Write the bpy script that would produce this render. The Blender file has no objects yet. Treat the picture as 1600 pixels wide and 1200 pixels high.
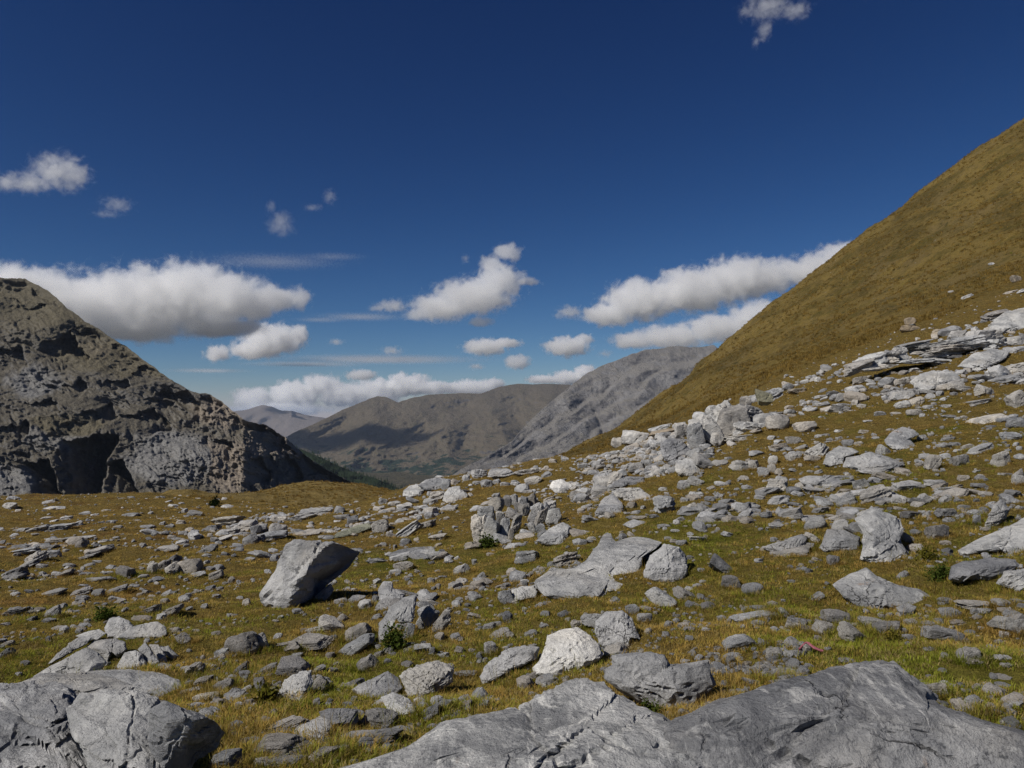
import bpy, bmesh, math, random, time
import numpy as np
from mathutils import Vector, Matrix, Euler
from mathutils.bvhtree import BVHTree
T0 = time.time()
R = math.radians
scene = bpy.context.scene
C = scene.collection

# ------------------------------------------------------------------ camera
F = 1232.0                      # focal length in pixels of a 1600 px wide frame
PITCH = math.atan(50 / F)       # eye-level horizon falls 50 px under the centre
cam_data = bpy.data.cameras.new('camera')
cam = bpy.data.objects.new('camera', cam_data)
C.objects.link(cam)
cam.location = (0, 0, 0)
cam.rotation_euler = (math.pi / 2 + PITCH, 0, 0)
cam_data.sensor_width = 36.0
cam_data.lens = 36.0 * F / 1600.0
cam_data.clip_start = 0.1
cam_data.clip_end = 200000
scene.camera = cam

# ------------------------------------------------------------------ sky, sun, exposure
SUN = Vector((-0.63, -0.40, 0.67)).normalized()       # towards the sun
elev = math.asin(SUN.z)
azim = math.atan2(SUN.x, SUN.y)                        # clockwise from +Y
world = bpy.data.worlds.new('World')
scene.world = world
world.use_nodes = True
wn = world.node_tree
wn.nodes.clear()
sky = wn.nodes.new('ShaderNodeTexSky')
sky.sky_type = 'NISHITA'
sky.sun_disc = False
sky.sun_elevation = elev
sky.sun_rotation = azim
sky.altitude = 2500
sky.air_density = 1.0
sky.dust_density = 0.0
sky.ozone_density = 6.0
bg = wn.nodes.new('ShaderNodeBackground')
bg.inputs['Strength'].default_value = 0.06
wo = wn.nodes.new('ShaderNodeOutputWorld')
# deep high-altitude blue: the same contrast curve over the whole sky
SKY = 0.06
bg.inputs['Strength'].default_value = SKY
sp = wn.nodes.new('ShaderNodeSeparateColor'); cb = wn.nodes.new('ShaderNodeCombineColor')
wn.links.new(sky.outputs[0], sp.inputs[0]); wn.links.new(cb.outputs[0], bg.inputs[0])
for i, (g_, c_) in enumerate(((2.0, 3.9), (1.62, 1.75), (1.33, 1.16))):
    m1 = wn.nodes.new('ShaderNodeMath'); m1.operation = 'MULTIPLY'; m1.inputs[1].default_value = SKY
    m2 = wn.nodes.new('ShaderNodeMath'); m2.operation = 'POWER'; m2.inputs[1].default_value = g_
    m3 = wn.nodes.new('ShaderNodeMath'); m3.operation = 'MULTIPLY'; m3.inputs[1].default_value = c_ / SKY
    wn.links.new(sp.outputs[i], m1.inputs[0]); wn.links.new(m1.outputs[0], m2.inputs[0]); wn.links.new(m2.outputs[0], m3.inputs[0]); wn.links.new(m3.outputs[0], cb.inputs[i])
wn.links.new(bg.outputs[0], wo.inputs[0])

sun_data = bpy.data.lights.new('sun', 'SUN')
sun_data.energy = 4.5
sun_data.angle = R(0.53)
sun_data.color = (1.0, 0.955, 0.89)
sun = bpy.data.objects.new('sun', sun_data)
C.objects.link(sun)
sun.rotation_euler = (-SUN).to_track_quat('-Z', 'Y').to_euler()

vs = scene.view_settings
vs.view_transform = 'Standard'
vs.look = 'None'
vs.exposure = 0.0
vs.gamma = 1.0
vs.use_curve_mapping = False
cy = scene.cycles
cy.use_denoising = True
cy.denoising_input_passes = 'RGB_ALBEDO_NORMAL'
cy.denoising_prefilter = 'NONE'
cy.max_bounces = 10
cy.diffuse_bounces = 3
cy.volume_bounces = 10
cy.transparent_max_bounces = 8

# ------------------------------------------------------------------ helpers
def ray(px, py):
    """world direction through a pixel of the 1600 x 1200 frame, scaled to y = 1"""
    a = (np.asarray(px, float) - 800) / F
    b = (600 - np.asarray(py, float)) / F
    y = math.cos(PITCH) - b * math.sin(PITCH)
    z = math.sin(PITCH) + b * math.cos(PITCH)
    return a / y, z / y

def at(px, py, Y):
    x, z = ray(px, py)
    return x * Y, Y, z * Y

_rng = np.random.RandomState(7)
_perm = _rng.permutation(256)
PERM = np.concatenate([_perm, _perm, _perm]).astype(np.int32)
G = _rng.normal(size=(256, 3)); G /= np.linalg.norm(G, axis=1)[:, None]

def perlin(p):
    p = np.asarray(p, float)
    i = np.floor(p).astype(np.int64)
    f = p - i
    i &= 255
    u = f * f * f * (f * (f * 6 - 15) + 10)
    out = np.zeros(len(p))
    for dx in (0, 1):
        wx = u[:, 0] if dx else 1 - u[:, 0]
        hx = PERM[(i[:, 0] + dx) & 255]
        for dy in (0, 1):
            wy = wx * (u[:, 1] if dy else 1 - u[:, 1])
            hy = PERM[(hx + i[:, 1] + dy) & 255]
            for dz in (0, 1):
                w = wy * (u[:, 2] if dz else 1 - u[:, 2])
                g = G[PERM[(hy + i[:, 2] + dz) & 255]]
                out += w * (g[:, 0] * (f[:, 0] - dx) + g[:, 1] * (f[:, 1] - dy) + g[:, 2] * (f[:, 2] - dz))
    return out * 1.6

def fbm(p, octv=5, gain=0.5, lac=2.03):
    a, s, out = 1.0, 1.0, 0
    for k in range(octv):
        out = out + a * perlin(p * s + k * 17.3)
        a *= gain; s *= lac
    return out

def ridged(p, octv=5, gain=0.5, lac=2.07):
    a, s, out, tot = 1.0, 1.0, 0, 0
    for k in range(octv):
        out = out + a * (1 - np.abs(perlin(p * s + k * 11.7)) * 1.6)
        tot += a
        a *= gain; s *= lac
    return out / tot

def sstep(a, b, x):
    t = np.clip((np.asarray(x, float) - a) / (b - a), 0, 1)
    return t * t * (3 - 2 * t)

def mesh_np(name, v, f, smooth=True):
    """v (n,3), f (m,3|4) -> mesh"""
    me = bpy.data.meshes.new(name)
    v = np.asarray(v, np.float32); f = np.asarray(f, np.int32)
    k = f.shape[1]
    me.vertices.add(len(v)); me.vertices.foreach_set('co', v.ravel())
    me.loops.add(f.size); me.loops.foreach_set('vertex_index', f.ravel())
    me.polygons.add(len(f))
    me.polygons.foreach_set('loop_start', np.arange(0, f.size, k, dtype=np.int32))
    me.polygons.foreach_set('loop_total', np.full(len(f), k, np.int32))
    if smooth:
        me.polygons.foreach_set('use_smooth', np.ones(len(f), bool))
    me.update(calc_edges=True)
    me.validate()
    return me

def grid_faces(ni, nj):
    a = np.arange(ni * nj).reshape(ni, nj)
    return np.stack([a[:-1, :-1], a[1:, :-1], a[1:, 1:], a[:-1, 1:]], -1).reshape(-1, 4)

def link(name, me, mat=None, parent=None, label=None, cat=None, group=None, kind=None):
    o = bpy.data.objects.new(name, me)
    C.objects.link(o)
    if mat is not None and me is not None and not me.materials:
        me.materials.append(mat)
    if parent: o.parent = parent
    if label: o['label'] = label
    if cat: o['category'] = cat
    if group: o['group'] = group
    if kind: o['kind'] = kind
    return o

# ------------------------------------------------------------------ materials
class NT:
    """small helper to write node trees"""
    def __init__(s, name):
        s.m = bpy.data.materials.new(name); s.m.use_nodes = True
        s.t = s.m.node_tree; s.t.nodes.clear()
        s.out = s.t.nodes.new('ShaderNodeOutputMaterial')
    def n(s, typ, **kw):
        nd = s.t.nodes.new(typ)
        for k, v in kw.items():
            if k.startswith('i_'):
                nd.inputs[k[2:].replace('_', ' ')].default_value = v
            else: setattr(nd, k, v)
        return nd
    def l(s, a, b): s.t.links.new(a, b)
    def val(s, x, sock):
        if hasattr(x, 'is_output'): s.l(x, sock)
        else: sock.default_value = x
    def pos(s): return s.n('ShaderNodeNewGeometry').outputs['Position']
    def noise(s, vec, scale, detail=6, rough=0.55, dist=0.0, col=False):
        nd = s.n('ShaderNodeTexNoise'); nd.inputs['Scale'].default_value = scale
        nd.inputs['Detail'].default_value = detail; nd.inputs['Roughness'].default_value = rough
        nd.inputs['Distortion'].default_value = dist
        s.l(vec, nd.inputs['Vector'])
        return nd.outputs['Color' if col else 'Fac']
    def voro(s, vec, scale, feature='F1', out='Distance', rnd=1.0):
        nd = s.n('ShaderNodeTexVoronoi', feature=feature); nd.inputs['Scale'].default_value = scale
        nd.inputs['Randomness'].default_value = rnd
        s.l(vec, nd.inputs['Vector']); return nd.outputs[out]
    def mapv(s, vec, scale=(1, 1, 1), rot=(0, 0, 0)):
        nd = s.n('ShaderNodeMapping'); nd.inputs['Scale'].default_value = scale; nd.inputs['Rotation'].default_value = rot
        s.l(vec, nd.inputs['Vector']); return nd.outputs[0]
    def mapt(s, vec, scale, rot):
        nd = s.n('ShaderNodeMapping', vector_type='TEXTURE'); nd.inputs['Scale'].default_value = scale; nd.inputs['Rotation'].default_value = rot
        s.l(vec, nd.inputs['Vector']); return nd.outputs[0]
    def rng(s, x, a, b, c=0.0, d=1.0, smooth=True):
        nd = s.n('ShaderNodeMapRange'); nd.interpolation_type = 'SMOOTHSTEP' if smooth else 'LINEAR'
        s.val(x, nd.inputs['Value'])
        for k, v in (('From Min', a), ('From Max', b), ('To Min', c), ('To Max', d)): nd.inputs[k].default_value = v
        return nd.outputs[0]
    def math(s, op, a, b=0.0, c=None):
        nd = s.n('ShaderNodeMath', operation=op); s.val(a, nd.inputs[0]); s.val(b, nd.inputs[1])
        if c is not None: s.val(c, nd.inputs[2])
        return nd.outputs[0]
    def mix(s, fac, a, b, mode='MIX'):
        nd = s.n('ShaderNodeMix', data_type='RGBA', blend_type=mode)
        s.val(fac, nd.inputs[0])
        for x, k in ((a, 6), (b, 7)):
            if hasattr(x, 'is_output'): s.l(x, nd.inputs[k])
            else: nd.inputs[k].default_value = (*x, 1.0)
        return nd.outputs[2]
    def bump(s, h, strength, dist, nrm=None):
        nd = s.n('ShaderNodeBump'); nd.inputs['Strength'].default_value = strength; nd.inputs['Distance'].default_value = dist
        s.l(h, nd.inputs['Height'])
        if nrm is not None: s.l(nrm, nd.inputs['Normal'])
        return nd.outputs[0]
    def principled(s, col, rough=0.9, nrm=None, spec=0.25):
        b = s.n('ShaderNodeBsdfPrincipled')
        if hasattr(col, 'is_output'): s.l(col, b.inputs['Base Color'])
        else: b.inputs['Base Color'].default_value = (*col, 1)
        b.inputs['Roughness'].default_value = rough
        b.inputs['Specular IOR Level'].default_value = spec
        if nrm is not None: s.l(nrm, b.inputs['Normal'])
        s.l(b.outputs[0], s.out.inputs['Surface'])
        return b
    def sep(s, vec):
        nd = s.n('ShaderNodeSeparateXYZ'); s.l(vec, nd.inputs[0]); return nd.outputs

def turf_colour(w):
    """autumn alpine turf: ochre, straw, olive patches, bare soil"""
    p = w.pos()
    x, y, z = w.sep(p)
    big = w.noise(p, 0.11, 4, 0.6)
    mid = w.noise(p, 0.55, 6, 0.65)
    fine = w.noise(p, 3.5, 6, 0.7)
    vfine = w.noise(p, 22.0, 4, 0.7)
    ochre = w.mix(w.rng(fine, .3, .7), (.168, .118, .030), (.285, .202, .058))
    straw = w.mix(w.rng(vfine, .3, .7), (.165, .118, .040), (.290, .215, .088))
    olive = w.mix(w.rng(fine, .3, .7), (.100, .110, .011), (.185, .186, .024))
    # the lush hollow in front, the dry plateau and hill farther off
    lush = w.rng(y, 8.0, 42.0, .10, -.14)
    dry = w.rng(x, -26.0, -4.0, -.10, .05)
    g = w.math('ADD', w.math('ADD', w.math('MULTIPLY', big, .55), w.math('MULTIPLY', mid, .75)), w.math('ADD', lush, dry))
    col = w.mix(w.rng(g, .66, .98), ochre, olive)
    col = w.mix(w.math('MULTIPLY', w.rng(w.noise(p, 1.3, 5, .7), .52, .72), .75), col, straw)
    rust = w.math('MULTIPLY', w.rng(w.noise(p, .33, 4, .65), .52, .64, 0, .6), w.rng(x, 6.0, -14.0, .3, 1.0))
    col = w.mix(rust, col, (.17, .092, .032))
    soil = w.rng(w.noise(p, 1.9, 7, .7), .64, .74)
    col = w.mix(w.math('MULTIPLY', soil, .75), col, (.040, .030, .018))
    return p, col, fine, vfine, mid

def mat_turf():
    w = NT('turf_ground')
    p, col, fine, vfine, mid = turf_colour(w)
    x, y, z = w.sep(p)
    # terracettes: streaks that run with the hillside
    st = w.noise(w.mapt(p, (34, 60, 3.2), (0, R(-40), 0)), 1.0, 6, .7, .3)
    far = w.rng(y, 45, 90)
    col = w.mix(w.math('MULTIPLY', far, w.rng(st, .44, .60, 0, .85)), col, (.078, .058, .016))
    st2 = w.noise(w.mapt(p, (20, 40, 1.3), (0, R(-40), 0)), 1.0, 5, .7, .2)
    col = w.mix(w.math('MULTIPLY', far, w.rng(st2, .52, .64, 0, .6)), col, (.19, .140, .058))
    sp = w.noise(p, 1.4, 4, .8)
    col = w.mix(w.math('MULTIPLY', far, w.rng(sp, .50, .62, 0, .75)), col, (.215, .156, .062))
    col = w.mix(w.math('MULTIPLY', far, w.rng(w.noise(p, .75, 5, .8), .54, .62, 0, .8)), col, (.058, .050, .016))
    col = w.mix(w.math('MULTIPLY', far, w.rng(w.noise(p, .09, 6, .75), .52, .64, 0, .6)), col, (.088, .073, .018))
    gold = w.math('MULTIPLY', w.rng(y, 70, 105), w.rng(x, 2, -18))
    col = w.mix(w.math('MULTIPLY', gold, .85), col, w.mix(w.rng(w.noise(p, .5, 6, .75), .35, .65), (.17, .122, .038), (.32, .232, .084)))
    pale = w.rng(w.noise(p, .8, 2, .9), .70, .74)
    col = w.mix(w.math('MULTIPLY', far, pale), col, (.27, .24, .19))
    h = w.math('ADD', w.math('MULTIPLY', fine, .6), w.math('MULTIPLY', vfine, .25))
    hf = w.noise(p, .7, 9, .75)
    n = w.bump(hf, .9, 1.6)
    n2 = w.bump(h, .8, .12, n)
    w.principled(col, .95, n2, .1)
    return w.m

def mat_grass(name='grass_blades', gain=1.0):
    w = NT(name)
    p = w.pos(); x, y, z = w.sep(p)
    oi = w.n('ShaderNodeObjectInfo'); rnd = oi.outputs['Random']
    g = w.math('ADD', w.math('MULTIPLY', w.noise(p, .5, 3, .6), 1.0), w.rng(y, 8.0, 42.0, .16, -.14))
    g = w.math('ADD', g, w.math('MULTIPLY', w.math('SUBTRACT', rnd, .5), .35))
    g = w.math('ADD', g, w.rng(x, -26.0, -4.0, -.10, .04))
    col = w.mix(w.rng(g, .57, .82), (.385, .258, .070), (.205, .222, .028))
    rust = w.math('MULTIPLY', w.rng(w.noise(p, .33, 4, .65), .52, .64, 0, .7), w.rng(x, 6.0, -14.0, .35, 1.0))
    col = w.mix(rust, col, (.285, .150, .050))
    k = w.rng(w.math('FRACT', w.math('MULTIPLY', rnd, 7.13)), 0, 1, .6 * gain, 1.45 * gain, False)
    vm = w.n('ShaderNodeVectorMath', operation='SCALE'); w.l(col, vm.inputs[0]); w.l(k, vm.inputs['Scale'])
    col = w.mix(w.math('MULTIPLY', w.rng(rnd, .84, .86), .85 * gain), vm.outputs[0], (.36 * gain, .27 * gain, .125 * gain))
    d = w.n('ShaderNodeBsdfDiffuse'); w.l(col, d.inputs[0])
    t = w.n('ShaderNodeBsdfTranslucent'); w.l(col, t.inputs[0])
    mx = w.n('ShaderNodeMixShader'); mx.inputs[0].default_value = .35
    w.l(d.outputs[0], mx.inputs[1]); w.l(t.outputs[0], mx.inputs[2]); w.l(mx.outputs[0], w.out.inputs[0])
    return w.m

def mat_rock(name, veins=False, instanced=False):
    w = NT(name)
    p = w.pos()
    oi = w.n('ShaderNodeObjectInfo')
    off = w.n('ShaderNodeVectorMath', operation='ADD')
    sc = w.n('ShaderNodeVectorMath', operation='SCALE'); sc.inputs[0].default_value = (37, 51, 23)
    w.l(oi.outputs['Random'], sc.inputs['Scale'])
    w.l(p, off.inputs[0]); w.l(sc.outputs[0], off.inputs[1])
    q = off.outputs[0]
    a = w.noise(q, 1.1, 8, .62, .4)
    b = w.noise(q, 5.5, 8, .68)
    c = w.noise(q, 26, 5, .7)
    col = w.mix(w.rng(a, .34, .64), (.185, .187, .192), (.40, .395, .385))
    col = w.mix(w.rng(b, .52, .74, 0, .75), col, (.52, .515, .50))
    col = w.mix(w.rng(b, .46, .26, 0, .75), col, (.125, .127, .13))
    # grey-black lichen freckles, pale calcite crust, rusty stains
    fr = w.rng(w.noise(q, 17, 4, .75), .56, .68)
    fr = w.math('MULTIPLY', fr, w.rng(w.noise(q, 1.7, 4, .6), .45, .62, 0, .75))
    col = w.mix(fr, col, (.085, .088, .09))
    cr = w.math('MULTIPLY', w.rng(w.noise(q, 2.6, 7, .75, .8), .60, .68), .55)
    col = w.mix(cr, col, (.60, .59, .565))
    rust = w.math('MULTIPLY', w.rng(w.noise(q, 1.3, 6, .7, .6), .64, .74), w.rng(c, .45, .6, 0, .6))
    col = w.mix(rust, col, (.36, .20, .09))
    warm = w.rng(w.noise(q, .7, 4, .6), .5, .72, 0, .45)
    col = w.mix(warm, col, (.40, .365, .31))
    # veins and hairline cracks
    crack = w.voro(w.mapv(w.mixvec(q, w.noise(q, 3, 4, .6, col=True), .35), (1, 1, 2.2), (.5, .3, .2)), 1.5 if veins else 2.4, 'DISTANCE_TO_EDGE')
    ck = w.rng(crack, .0, .018, 1, 0)
    ck = w.math('MULTIPLY', ck, w.rng(w.noise(q, 1.3, 3, .6), .56, .64))
    col = w.mix(w.math('MULTIPLY', ck, .6), col, (.06, .056, .052))
    if veins:
        v2 = w.rng(w.voro(w.mapv(w.mixvec(q, w.noise(q, 2, 5, .6, col=True), .3), (1, 3.5, 1.3), (.2, .5, .9)), 1.4, 'DISTANCE_TO_EDGE'), 0, .014, 1, 0)
        col = w.mix(w.math('MULTIPLY', v2, w.rng(w.noise(q, 1.2, 4, .6), .5, .62, 0, .8)), col, (.66, .645, .61))
    if veins:
        big = w.noise(q, 1.5, 9, .7, .9)
        col = w.mix(w.rng(big, .50, .60, 0, .75), col, (.13, .132, .138))
        sk = w.math('MULTIPLY', w.rng(w.noise(q, 34, 4, .8), .52, .62), w.rng(w.noise(q, 3.1, 6, .7), .44, .58, 0, .8))
        col = w.mix(sk, col, (.095, .098, .105))
        stk = w.noise(w.mapv(q, (9, 1.0, 1.2), (.3, .2, .7)), 2.4, 6, .7, .4)
        col = w.mix(w.rng(stk, .60, .68, 0, .7), col, (.55, .54, .515))
        big2 = w.noise(w.mapv(q, (1, 1, 1), (.4, 1.1, .3)), 2.2, 9, .72, 1.2)
        col = w.mix(w.rng(big2, .57, .66, 0, .8), col, (.50, .49, .465))
    if instanced:
        k = w.rng(oi.outputs['Random'], 0, 1, .9, 1.55, False)
        vm = w.n('ShaderNodeVectorMath', operation='SCALE'); w.l(col, vm.inputs[0]); w.l(k, vm.inputs['Scale'])
        fr2 = w.math('FRACT', w.math('MULTIPLY', oi.outputs['Random'], 13.7))
        col = w.mix(w.rng(fr2, .62, .95, 0, .5), vm.outputs[0], (.46, .385, .29))
        col = w.mix(w.rng(fr2, .18, .04, 0, .5), col, (.14, .14, .145))
    else:
        col = w.mix(1.0, col, oi.outputs['Color'], 'MULTIPLY')
    # relief: bedding streaks follow the rock, grain is isotropic
    tc = w.n('ShaderNodeTexCoord').outputs['Object']
    bed = w.noise(w.mapv(tc, (1.2, 1.2, 9), (.25, .15, 0)), 2.2, 7, .7)
    h = w.math('ADD', w.math('MULTIPLY', b, .8), w.math('ADD', w.math('MULTIPLY', bed, .18 if veins else .45), w.math('MULTIPLY', a, .8)))
    h = w.math('SUBTRACT', h, w.math('MULTIPLY', ck, .35))
    n = w.bump(h, 1.0, .10)
    n = w.bump(c, .55, .018, n)
    w.principled(col, .92, n, .2)
    return w.m

def _mixvec(w, a, b, k):
    """a + (b - .5) * k"""
    s1 = w.n('ShaderNodeVectorMath', operation='SUBTRACT'); w.l(b, s1.inputs[0]); s1.inputs[1].default_value = (.5, .5, .5)
    s2 = w.n('ShaderNodeVectorMath', operation='SCALE'); w.l(s1.outputs[0], s2.inputs[0]); s2.inputs['Scale'].default_value = k
    s3 = w.n('ShaderNodeVectorMath', operation='ADD'); w.l(a, s3.inputs[0]); w.l(s2.outputs[0], s3.inputs[1])
    return s3.outputs[0]
NT.mixvec = _mixvec

def mat_mountain(name, S, rocks, turf, scree=None, forest=None, flat=(.72, .86), bump=1.0, streak=False, tint=None):
    """S = size in metres of the large pattern; rock on steep ground, turf or scree on gentler ground"""
    w = NT(name)
    p = w.pos()
    nz = w.sep(w.n('ShaderNodeNewGeometry').outputs['Normal'])[2]
    a = w.noise(p, 1 / S, 8, .65, .5)
    b = w.noise(p, 6 / S, 8, .7)
    c = w.noise(p, 30 / S, 6, .7)
    rock = w.mix(w.rng(a, .35, .65), rocks[0], rocks[1])
    rock = w.mix(w.rng(b, .5, .72, 0, .8), rock, rocks[2])
    if streak:
        s = w.noise(w.mapv(p, (1, 1, .18)), 9 / S, 7, .7)
        rock = w.mix(w.rng(s, .46, .66, 0, .75), rock, rocks[0])
    bands = w.noise(w.mapv(p, (.3, .3, 3.5), (0, R(24), 0)), 5 / S, 7, .65)
    rock = w.mix(w.rng(bands, .5, .68, 0, .55), rock, rocks[3])
    m = w.math('ADD', nz, w.math('MULTIPLY', w.math('SUBTRACT', b, .5), .55))
    soft = w.mix(w.rng(c, .35, .65), turf[0], turf[1])
    soft = w.mix(w.rng(b, .5, .7, 0, .6), soft, turf[2])
    col = w.mix(w.rng(m, *flat), rock, soft)
    if scree:
        sm = w.math('MULTIPLY', w.rng(w.noise(w.mapv(p, (1, 1, .35)), 2.2 / S, 5, .6), .50, .60), w.rng(nz, .35, .6))
        col = w.mix(sm, col, scree)
    if tint:
        at_ = w.n('ShaderNodeAttribute', attribute_name='tint')
        sc_ = w.n('ShaderNodeSeparateColor'); w.l(at_.outputs['Color'], sc_.inputs[0])
        for i_, (c0, c1) in enumerate(tint):
            tc_ = w.mix(w.rng(w.noise(p, 22 / S, 5, .75), .36, .62), c0, c1)
            mk = w.math('MULTIPLY', sc_.outputs[i_], w.rng(w.noise(p, 8 / S, 5, .7), .25, .5, .45, 1))
            col = w.mix(mk, col, tc_)
    if forest:
        colr, zlo, zhi = forest
        z = w.sep(p)[2]
        fm = w.rng(w.math('ADD', w.math('MULTIPLY', w.math('SUBTRACT', w.noise(p, 5.5 / S, 6, .62), .5), 3.2), w.rng(z, zlo, zhi, .5, -.75, False)), .22, .36)
        col = w.mix(fm, col, colr)
    h = w.math('ADD', w.math('MULTIPLY', b, 1.0), w.math('MULTIPLY', c, .35))
    n = w.bump(h, .8 * bump, S * .10)
    w.principled(col, .95, n, .1)
    return w.m

M_TURF = mat_turf()
M_GRASS = mat_grass()
M_CLUMP = mat_grass('hillside_tussock', .62)
M_ROCK = mat_rock('limestone')
M_SLAB = mat_rock('veined_limestone', veins=True)
M_STONE = mat_rock('limestone_rubble', instanced=True)

# ------------------------------------------------------------------ ground: one height field from under the camera to behind the hill
cols = {
    -900: [(1000, 9.5), (900, 18), (850, 30), (815, 50), (785, 80), (810, 130), (870, 200), (910, 300), (960, 460)],
    -300: [(1250, 3.8), (1000, 9.2), (900, 18), (850, 29), (805, 50), (779, 74), (805, 115), (860, 180), (905, 300), (955, 460)],
    0: [(1230, 4.0), (1100, 6.3), (1000, 9.0), (900, 17), (850, 27), (800, 48), (777, 72), (803, 112), (860, 180), (900, 300), (950, 460)],
    200: [(1230, 3.9), (1100, 6.1), (1000, 8.8), (900, 16.5), (850, 26), (800, 46), (776, 74), (800, 112), (850, 180), (900, 300), (950, 460)],
    265: [(776, 74), (790, 90), (768, 112), (800, 150), (860, 200)],
    350: [(1230, 3.8), (1000, 8.6), (900, 15.5), (850, 24), (808, 42), (786, 76), (794, 100), (787, 140), (850, 200), (900, 300), (950, 460)],
    410: [(795, 60), (808, 88), (770, 140), (830, 195)],
    480: [(1000, 8.4), (900, 14.8), (850, 22.5), (800, 46), (818, 68), (806, 98), (753, 145), (800, 195), (900, 300), (950, 460)],
    560: [(796, 44), (816, 68), (806, 98), (755, 145), (800, 195)],
    625: [(1230, 3.6), (1000, 8.2), (900, 14), (850, 21), (800, 32), (772, 44), (800, 66), (812, 98), (770, 142), (850, 220), (920, 460)],
    700: [(1000, 7.9), (900, 13), (850, 18.5), (800, 28), (746, 46), (775, 72), (805, 140), (850, 260), (900, 460)],
    800: [(730, 50), (745, 80), (765, 150)],
    850: [(1230, 3.5), (1100, 5.2), (1000, 7.4), (900, 11.5), (850, 15.5), (800, 22), (750, 34), (722, 54), (724, 90), (722, 230), (780, 330), (880, 460)],
    900: [(1000, 7.2), (900, 10.8), (800, 20), (750, 31), (722, 60), (716, 120), (707, 230), (760, 330), (860, 460)],
    1000: [(1000, 6.8), (900, 10), (800, 17.2), (750, 24), (715, 36), (702, 58), (686, 120), (660, 230), (705, 330), (800, 460)],
    1100: [(1230, 3.3), (1100, 4.6), (1000, 6.5), (900, 9.5), (800, 15), (750, 20), (700, 28), (660, 42), (636, 65), (600, 130), (565, 230), (620, 330), (720, 460)],
    1200: [(1000, 6.3), (900, 9.1), (800, 14), (700, 24), (650, 33), (616, 46), (590, 65), (535, 130), (483, 230), (540, 330), (640, 460)],
    1350: [(1230, 3.2), (1100, 4.4), (1000, 6.1), (900, 8.7), (800, 13), (700, 21), (650, 27), (600, 36), (560, 46), (535, 62), (447, 130), (368, 230), (430, 330), (530, 460)],
    1400: [(327, 230)],
    1480: [(520, 47), (495, 60), (375, 130), (270, 230), (330, 330)],
    1600: [(1230, 3.1), (1000, 5.8), (900, 8), (800, 11.3), (700, 17.5), (600, 29), (500, 44), (460, 57), (300, 130), (185, 230), (240, 330), (340, 460)],
    1900: [(1000, 5.5), (900, 7.5), (800, 10.5), (700, 16), (600, 26), (450, 42), (390, 57), (190, 130), (-20, 230), (40, 330), (140, 460)],
    2500: [(900, 6.8), (700, 14), (500, 26), (300, 45), (-20, 130), (-350, 230), (-250, 330), (-150, 460)],
}
Y0 = 3.0
ctl = []
for px, rows in cols.items():
    for py, Y in rows: ctl.append(at(px, py, Y))
for x, y, z in ((0, 0, -1.65), (-3, 0, -1.9), (3, 0, -1.45), (0, -2.6, -1.62), (-1.5, -2.4, -1.7), (1.5, -2.4, -1.55), (0, 2, -1.72), (-2.5, 2, -1.88), (2.2, 2, -1.55)):
    ctl.append((x, y, z))
ctl = np.array(ctl, float)
def _uv(x, y):
    d = np.maximum(y + Y0, .25)
    return np.stack([np.clip(x / d, -1.9, 1.9) * 1.7, np.log(d)], -1)
_cu = _uv(ctl[:, 0], ctl[:, 1]); _cv = ctl[:, 2] / (ctl[:, 1] + Y0)
def _tps(r2): return np.where(r2 > 1e-12, r2 * np.log(r2 + 1e-12) * .5, 0)
_n = len(_cu)
_K = _tps(((_cu[:, None] - _cu[None]) ** 2).sum(-1)) + np.eye(_n) * 2e-4
_P = np.hstack([np.ones((_n, 1)), _cu])
_A = np.block([[_K, _P], [_P.T, np.zeros((3, 3))]])
_sol = np.linalg.solve(_A, np.concatenate([_cv, np.zeros(3)]))
def ground_z(x, y):
    x = np.asarray(x, float); y = np.asarray(y, float)
    out = np.empty(len(x))
    for s in range(0, len(x), 20000):
        q = _uv(x[s:s + 20000], y[s:s + 20000])
        k = _tps(((q[:, None] - _cu[None]) ** 2).sum(-1))
        out[s:s + 20000] = k @ _sol[:_n] + _sol[_n] + q @ _sol[_n + 1:]
    z = out * np.maximum(y + Y0, .25)
    p = np.stack([x, y, np.zeros_like(x)], -1)
    d = np.hypot(x, y)
    z = z + fbm(p * .9, 3) * .05 * np.clip(d / 4, .3, 1.6) + fbm(p * .22 + 5, 3) * .14 * np.clip(d / 14, .2, 2.0)
    z = z + fbm(p * .045 + 9, 4) * .7 * np.clip((d - 30) / 80, 0, 1.6)
    # hollows the two great slabs lie in
    z = z - .42 * np.exp(-((x - 1.9) / 1.3) ** 2 - ((y - 3.1) / .9) ** 2) - .2 * np.exp(-((x - .2) / 1.0) ** 2 - ((y - 3.0) / .8) ** 2)
    # terracettes on the grassy hillside
    hm = sstep(60, 100, y) * sstep(5, 30, x)
    z = z + hm * (ridged(np.stack([x * .02 - z * .02, y * .006, z * .16], -1), 3) - .6) * 1.3
    z = z + hm * 1.1 * fbm(np.stack([x * .030 + z * .02, y * .018, x * 0 + 2], -1), 3)
    return z
NU, NV = 560, 520
uu = np.linspace(-1.35, 1.15, NU)
vv = np.concatenate([np.linspace(math.log(.3), math.log(4.2), 40, endpoint=False), np.linspace(math.log(4.2), math.log(560 + Y0), NV - 40)])
UU, VV = np.meshgrid(uu, vv, indexing='ij')
gy = np.exp(VV) - Y0
gx = UU * np.exp(VV)
gz = ground_z(gx.ravel(), gy.ravel())
GV = np.stack([gx.ravel(), gy.ravel(), gz], -1)
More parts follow.
